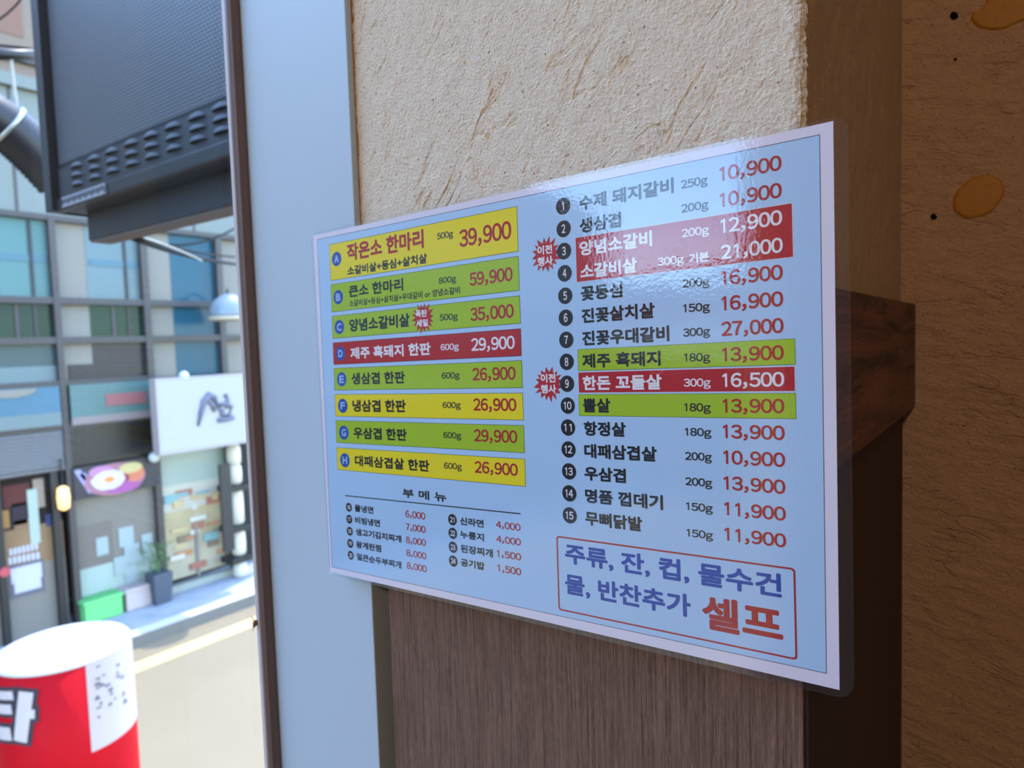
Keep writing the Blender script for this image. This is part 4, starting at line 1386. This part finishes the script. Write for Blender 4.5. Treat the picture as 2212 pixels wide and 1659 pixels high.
box('label_strip', a.x, b.x, Y_S - 0.020, Y_S - 0.0155, z_bot + 0.004, z_bot + 0.033, plain('pale_label', (176, 178, 190), 0.5), sgn)
for k in range(22):
    x0 = a.x + (b.x - a.x) * (k + 0.2) / 22
    lbl.box(x0, x0 + (b.x - a.x) * 0.022, Y_S - 0.0212, Y_S - 0.0198, z_bot + 0.009 + 0.003 * (k % 3), z_bot + 0.028 - 0.002 * (k % 2))
lbl.build('label_print', M_SDK, sgn)
# beam under the sign
Y_B = Y_S + 0.06
bx0 = at_y(190, 500, Y_B).x
bz1_, bz0_ = z_bot, (at_y(192, 522, Y_B).z + at_y(498, 440, Y_B).z) / 2
box('support_beam', bx0, xr_, Y_B, Y_B + 0.07, bz0_, bz1_, plain('blue_grey_beam', (48, 48, 54), 0.5, bump=0.001), sgn, bevel=0.003)
box('beam_soffit', bx0 + 0.005, xr_, Y_B + 0.004, Y_B + 0.066, bz0_ - 0.006, bz0_, plain('brown_soffit', (118, 104, 98), 0.7), sgn)

# cables from the beam to the shop fronts
M_CABLE = plain('black_cable', (22, 26, 34), 0.9, 0.05)


def cable(pts, r, lab, mat=None, n=24):
    out = []
    P = [Vector(p) for p in pts]
    for k in range(n + 1):
        f = k / n
        p = (1 - f) ** 2 * P[0] + 2 * f * (1 - f) * P[1] + f * f * P[2]
        out.append(p)
    return MB().tube(out, r, 8).build('cable', mat or M_CABLE, None, smooth=True, label=lab, cat='cable')


cable([at_y(285, 512, Y_B + 0.1), at_x(400, 560, -3.2), at_x(520, 572, -6.0)], [0.012] * 25, 'thick black cable sagging from under the LED sign beam')
cable([at_y(300, 513, Y_B + 0.12), at_x(395, 548, -3.4), at_x(520, 556, -6.4)], [0.008] * 25, 'second black cable just above the thick sagging one')
cable([at_y(306, 512, Y_B + 0.06), at_x(380, 535, -2.4), at_x(436, 563, -3.2)], [0.004] * 25, 'thin silvery wire dangling beside the black cables', plain('silver_wire', (150, 146, 138), 0.6))
cable([at_x(370, 530, -4.4), at_x(450, 532, -5.2), at_x(530, 480, -6.0)], [0.010] * 25, 'dark cable rising to the right behind the window frame')

# black pipe, wires and the corrugated hose left of the sign
X_D = -4.2
MB().tube([at_x(-60, 116, X_D), at_x(20, 118, X_D), at_x(104, 119, X_D)], 0.030, 14).build('black_pipe', plain('black_pipe_paint', (30, 34, 40), 0.4), None, smooth=True, label='black horizontal pipe left of the LED sign', cat='pipe')
cable([at_x(-40, 96, X_D), at_x(40, 100, X_D), at_x(104, 112, X_D)], [0.007] * 25, 'thin black wire running along the horizontal pipe')
cable([at_x(-40, 60, X_D), at_x(20, 40, X_D), at_x(58, -20, X_D)], [0.005] * 25, 'thin dark wire crossing the top left corner')
hose = empty('corrugated_hose', tuple(at_x(50, 310, X_D)), 'fat black ribbed hose with a silver clamp left of the LED sign', 'hose')
pts, rad = [], []
A0, A1, A2 = at_x(-60, 238, X_D), at_x(10, 250, X_D), at_x(132, 392, X_D)
for k in range(49):
    f = k / 48
    p = (1 - f) ** 2 * A0 + 2 * f * (1 - f) * A1 + f * f * A2
    pts.append(p)
    rad.append(0.128 + (0.008 if k % 2 else 0.0))
MB().tube(pts, rad, 24).build('hose_body', plain('black_rubber', (34, 36, 44), 0.45), hose, smooth=True)
i0 = 20
MB().tube(pts[i0:i0 + 3], 0.143, 24).build('clamp_band', plain('silver_clamp', (206, 204, 200), 0.3, metal=0.6), hose, smooth=True)
cable([at_x(22, 120, X_D), at_x(28, 170, X_D), at_x(36, 232, X_D)], [0.010] * 25, 'pale strap hanging from the pipe to the hose', plain('pale_strap', (206, 200, 184), 0.6))

# ------------------------------------------------------------------ inflatable column sign on the road
dL, dR, dC = ray(-14, 1450), ray(292, 1415), ray(140, 1432)
half = 0.5 * dL.angle(dR)
L_ = 5.3
cen = CAM + dC * L_
R_ = L_ * math.sin(half) * 0.985
Zs = (CAM + ray(80, 1458) * (L_ - R_ * 0.9)).z
col_top = Zs
infl = empty('inflatable_sign', (cen.x, cen.y, Z_ROAD), 'red and white inflatable column sign with large white lettering in the street', 'sign')
M_IRED = plain('red_nylon', (212, 6, 30), 0.6, 0.1, var=0.08, scale=4, bump=0.004, bscale=9)
M_IWHT = plain('white_nylon', (236, 236, 244), 0.5, 0.3, var=0.02, scale=4)
M_ILET = plain('white_printed_letters', (232, 222, 226), 0.6)
M_IOUT = plain('dark_letter_outline', (52, 46, 66), 0.6)
M_ISMU = plain('grey_menu_print', (120, 114, 124), 0.7)
H_ = Zs - Z_ROAD
MB().lathe((cen.x, cen.y, Z_ROAD), [(R_ * 0.96, 0.03), (R_, 0.12), (R_ * 1.005, H_ * 0.35), (R_ * 1.01, H_ * 0.7), (R_, H_ - 0.001)], 96).build('red_body', M_IRED, infl, smooth=True)
MB().lathe((cen.x, cen.y, Zs - 0.002), [(R_ * 1.004, 0.0), (R_ * 1.0, 0.012), (R_ * 0.96, 0.03), (R_ * 0.85, 0.044), (R_ * 0.6, 0.056), (R_ * 0.3, 0.062), (0.03, 0.064)], 96) \
    .build('white_dome', M_IWHT, infl, smooth=True)
box('blower_base', cen.x - R_ * 0.8, cen.x + R_ * 0.8, cen.y - R_ * 0.8, cen.y + R_ * 0.8, Z_ROAD, Z_ROAD + 0.06, M_SDK, infl)
AZ0 = math.atan2(CAM.y - cen.y, CAM.x - cen.x)     # the side facing the window


def wrap(poly2, r):                              # (arc metres to the right, height) -> on the column
    return [Vector((cen.x + r * math.cos(AZ0 + a / R_), cen.y + r * math.sin(AZ0 + a / R_), z)) for a, z in poly2]


def patch(name, a0, a1, z0, z1, r, mat, na=14, nz=6, taper=0.0):
    vs, fs = [], []
    for j in range(nz + 1):
        for i in range(na + 1):
            f, g_ = i / na, j / nz
            vs += wrap([(a0 + (a1 - a0) * f, z0 + (z1 - z0) * g_)], r)
    for j in range(nz):
        for i in range(na):
            q = j * (na + 1) + i
            fs.append((q, q + 1, q + na + 2, q + na + 1))
    return MB().add(vs, fs).build(name, mat, infl, smooth=True)


def col_pt(px, py):                              # pixel -> (arc, height) on the column's near side
    d = ray(px, py)
    o_ = CAM - cen
    a_ = d.x * d.x + d.y * d.y
    b_ = 2 * (o_.x * d.x + o_.y * d.y)
    c_ = o_.x * o_.x + o_.y * o_.y - R_ * R_
    disc_ = max(0.0, b_ * b_ - 4 * a_ * c_)
    s_ = (-b_ - math.sqrt(disc_)) / (2 * a_)
    p = CAM + d * s_
    th = math.atan2(p.y - cen.y, p.x - cen.x) - AZ0
    th = (th + math.pi) % (2 * math.pi) - math.pi
    return th * R_, p.z


wa0, _ = col_pt(190, 1520)
_, wz0 = col_pt(205, 1622)
patch('white_menu_strip', wa0, wa0 + R_ * 1.25, wz0, Zs + 0.004, R_ * 1.013, plain('pinkish_white_strip', (216, 200, 202), 0.6), 24, 8)
random.seed(11)
for k in range(26):
    aa = wa0 + R_ * random.uniform(0.06, 0.62)
    zz = Zs - random.uniform(0.03, 0.42) * (Zs - wz0) * 1.5
    w_, h_ = random.uniform(0.012, 0.035), random.uniform(0.010, 0.022)
    if zz - h_ < wz0 + 0.06:
        continue
    patch('menu_print_mark', aa, aa + w_, zz - h_, zz, R_ * 1.017, M_ISMU, 3, 1)


def stroke(pxs, wid, r, name, mat, ext=None):
    """brush a letter stroke (pixel polyline) onto the column"""
    P = [col_pt(*p) for p in pxs]
    dense = []
    for i in range(len(P) - 1):
        for k in range(8):
            f = k / 8
            dense.append((P[i][0] + (P[i + 1][0] - P[i][0]) * f, P[i][1] + (P[i + 1][1] - P[i][1]) * f))
    dense.append(P[-1])
    mb = MB()
    for i in range(len(P) - 1):                  # one slab per straight run, with square ends
        (a0, z0), (a1, z1) = P[i], P[i + 1]
        d = Vector((a1 - a0, z1 - z0))
        ln = d.length
        d.normalize()
        nrm = Vector((-d.y, d.x)) * wid / 2
        a0, z0 = a0 - d.x * (ext or wid) / 2, z0 - d.y * (ext or wid) / 2
        a1, z1 = a1 + d.x * (ext or wid) / 2, z1 + d.y * (ext or wid) / 2
        vs = []
        for k in range(11):
            f = k / 10
            aa, zz = a0 + (a1 - a0) * f, z0 + (z1 - z0) * f
            vs += wrap([(aa + nrm.x * q, zz + nrm.y * q) for q in (1, 0.6, 0.2, -0.2, -0.6, -1)], r)
        mb.add(vs, [(6 * k + q, 6 * k + q + 1, 6 * k + q + 7, 6 * k + q + 6) for k in range(10) for q in range(5)])
    return mb.build(name, mat, infl, smooth=False)


TA = [([(-52, 1499), (30, 1501)], 0.050), ([(-52, 1529), (27, 1531)], 0.056), ([(-40, 1499), (-42, 1578)], 0.09), ([(-50, 1582), (26, 1584)], 0.076),
      ([(58, 1494), (46, 1600)], 0.078), ([(56, 1541), (76, 1541)], 0.052)]
for q, (s_, w_) in enumerate(TA):
    stroke(s_, w_ + 0.046, R_ * (1.014 + 0.0006 * q), 'letter_outline', M_IOUT, 0.046)
for q, (s_, w_) in enumerate(TA):
    stroke(s_, w_, R_ * (1.022 + 0.0006 * q), 'printed_letter', M_ILET, 0.004)

# ------------------------------------------------------------------ sunlit block at the end of the street (seen in the menu's gloss)
eb = empty('end_building', (-9.5, -20, Z_ROAD), 'low sunlit brick building closing the street behind the viewer', 'building')
box('ground_floor', -13.2, -4.6, -24, -20.0, Z_ROAD, 2.0, plain('dim_shop_render', (70, 74, 72), 0.9), eb)
box('pale_band', -13.2, -4.6, -24, -19.97, 2.0, 2.9, plain('sunlit_white_render', (236, 232, 226), 0.9), eb)
box('brick_band', -13.2, -4.6, -24, -19.99, 2.9, 4.3, plain('orange_brick', (150, 88, 52), 0.9, var=0.3, scale=3), eb)
box('parapet', -13.3, -4.5, -24.1, -19.9, 4.3, 4.5, plain('pale_coping', (226, 222, 214), 0.9), eb)
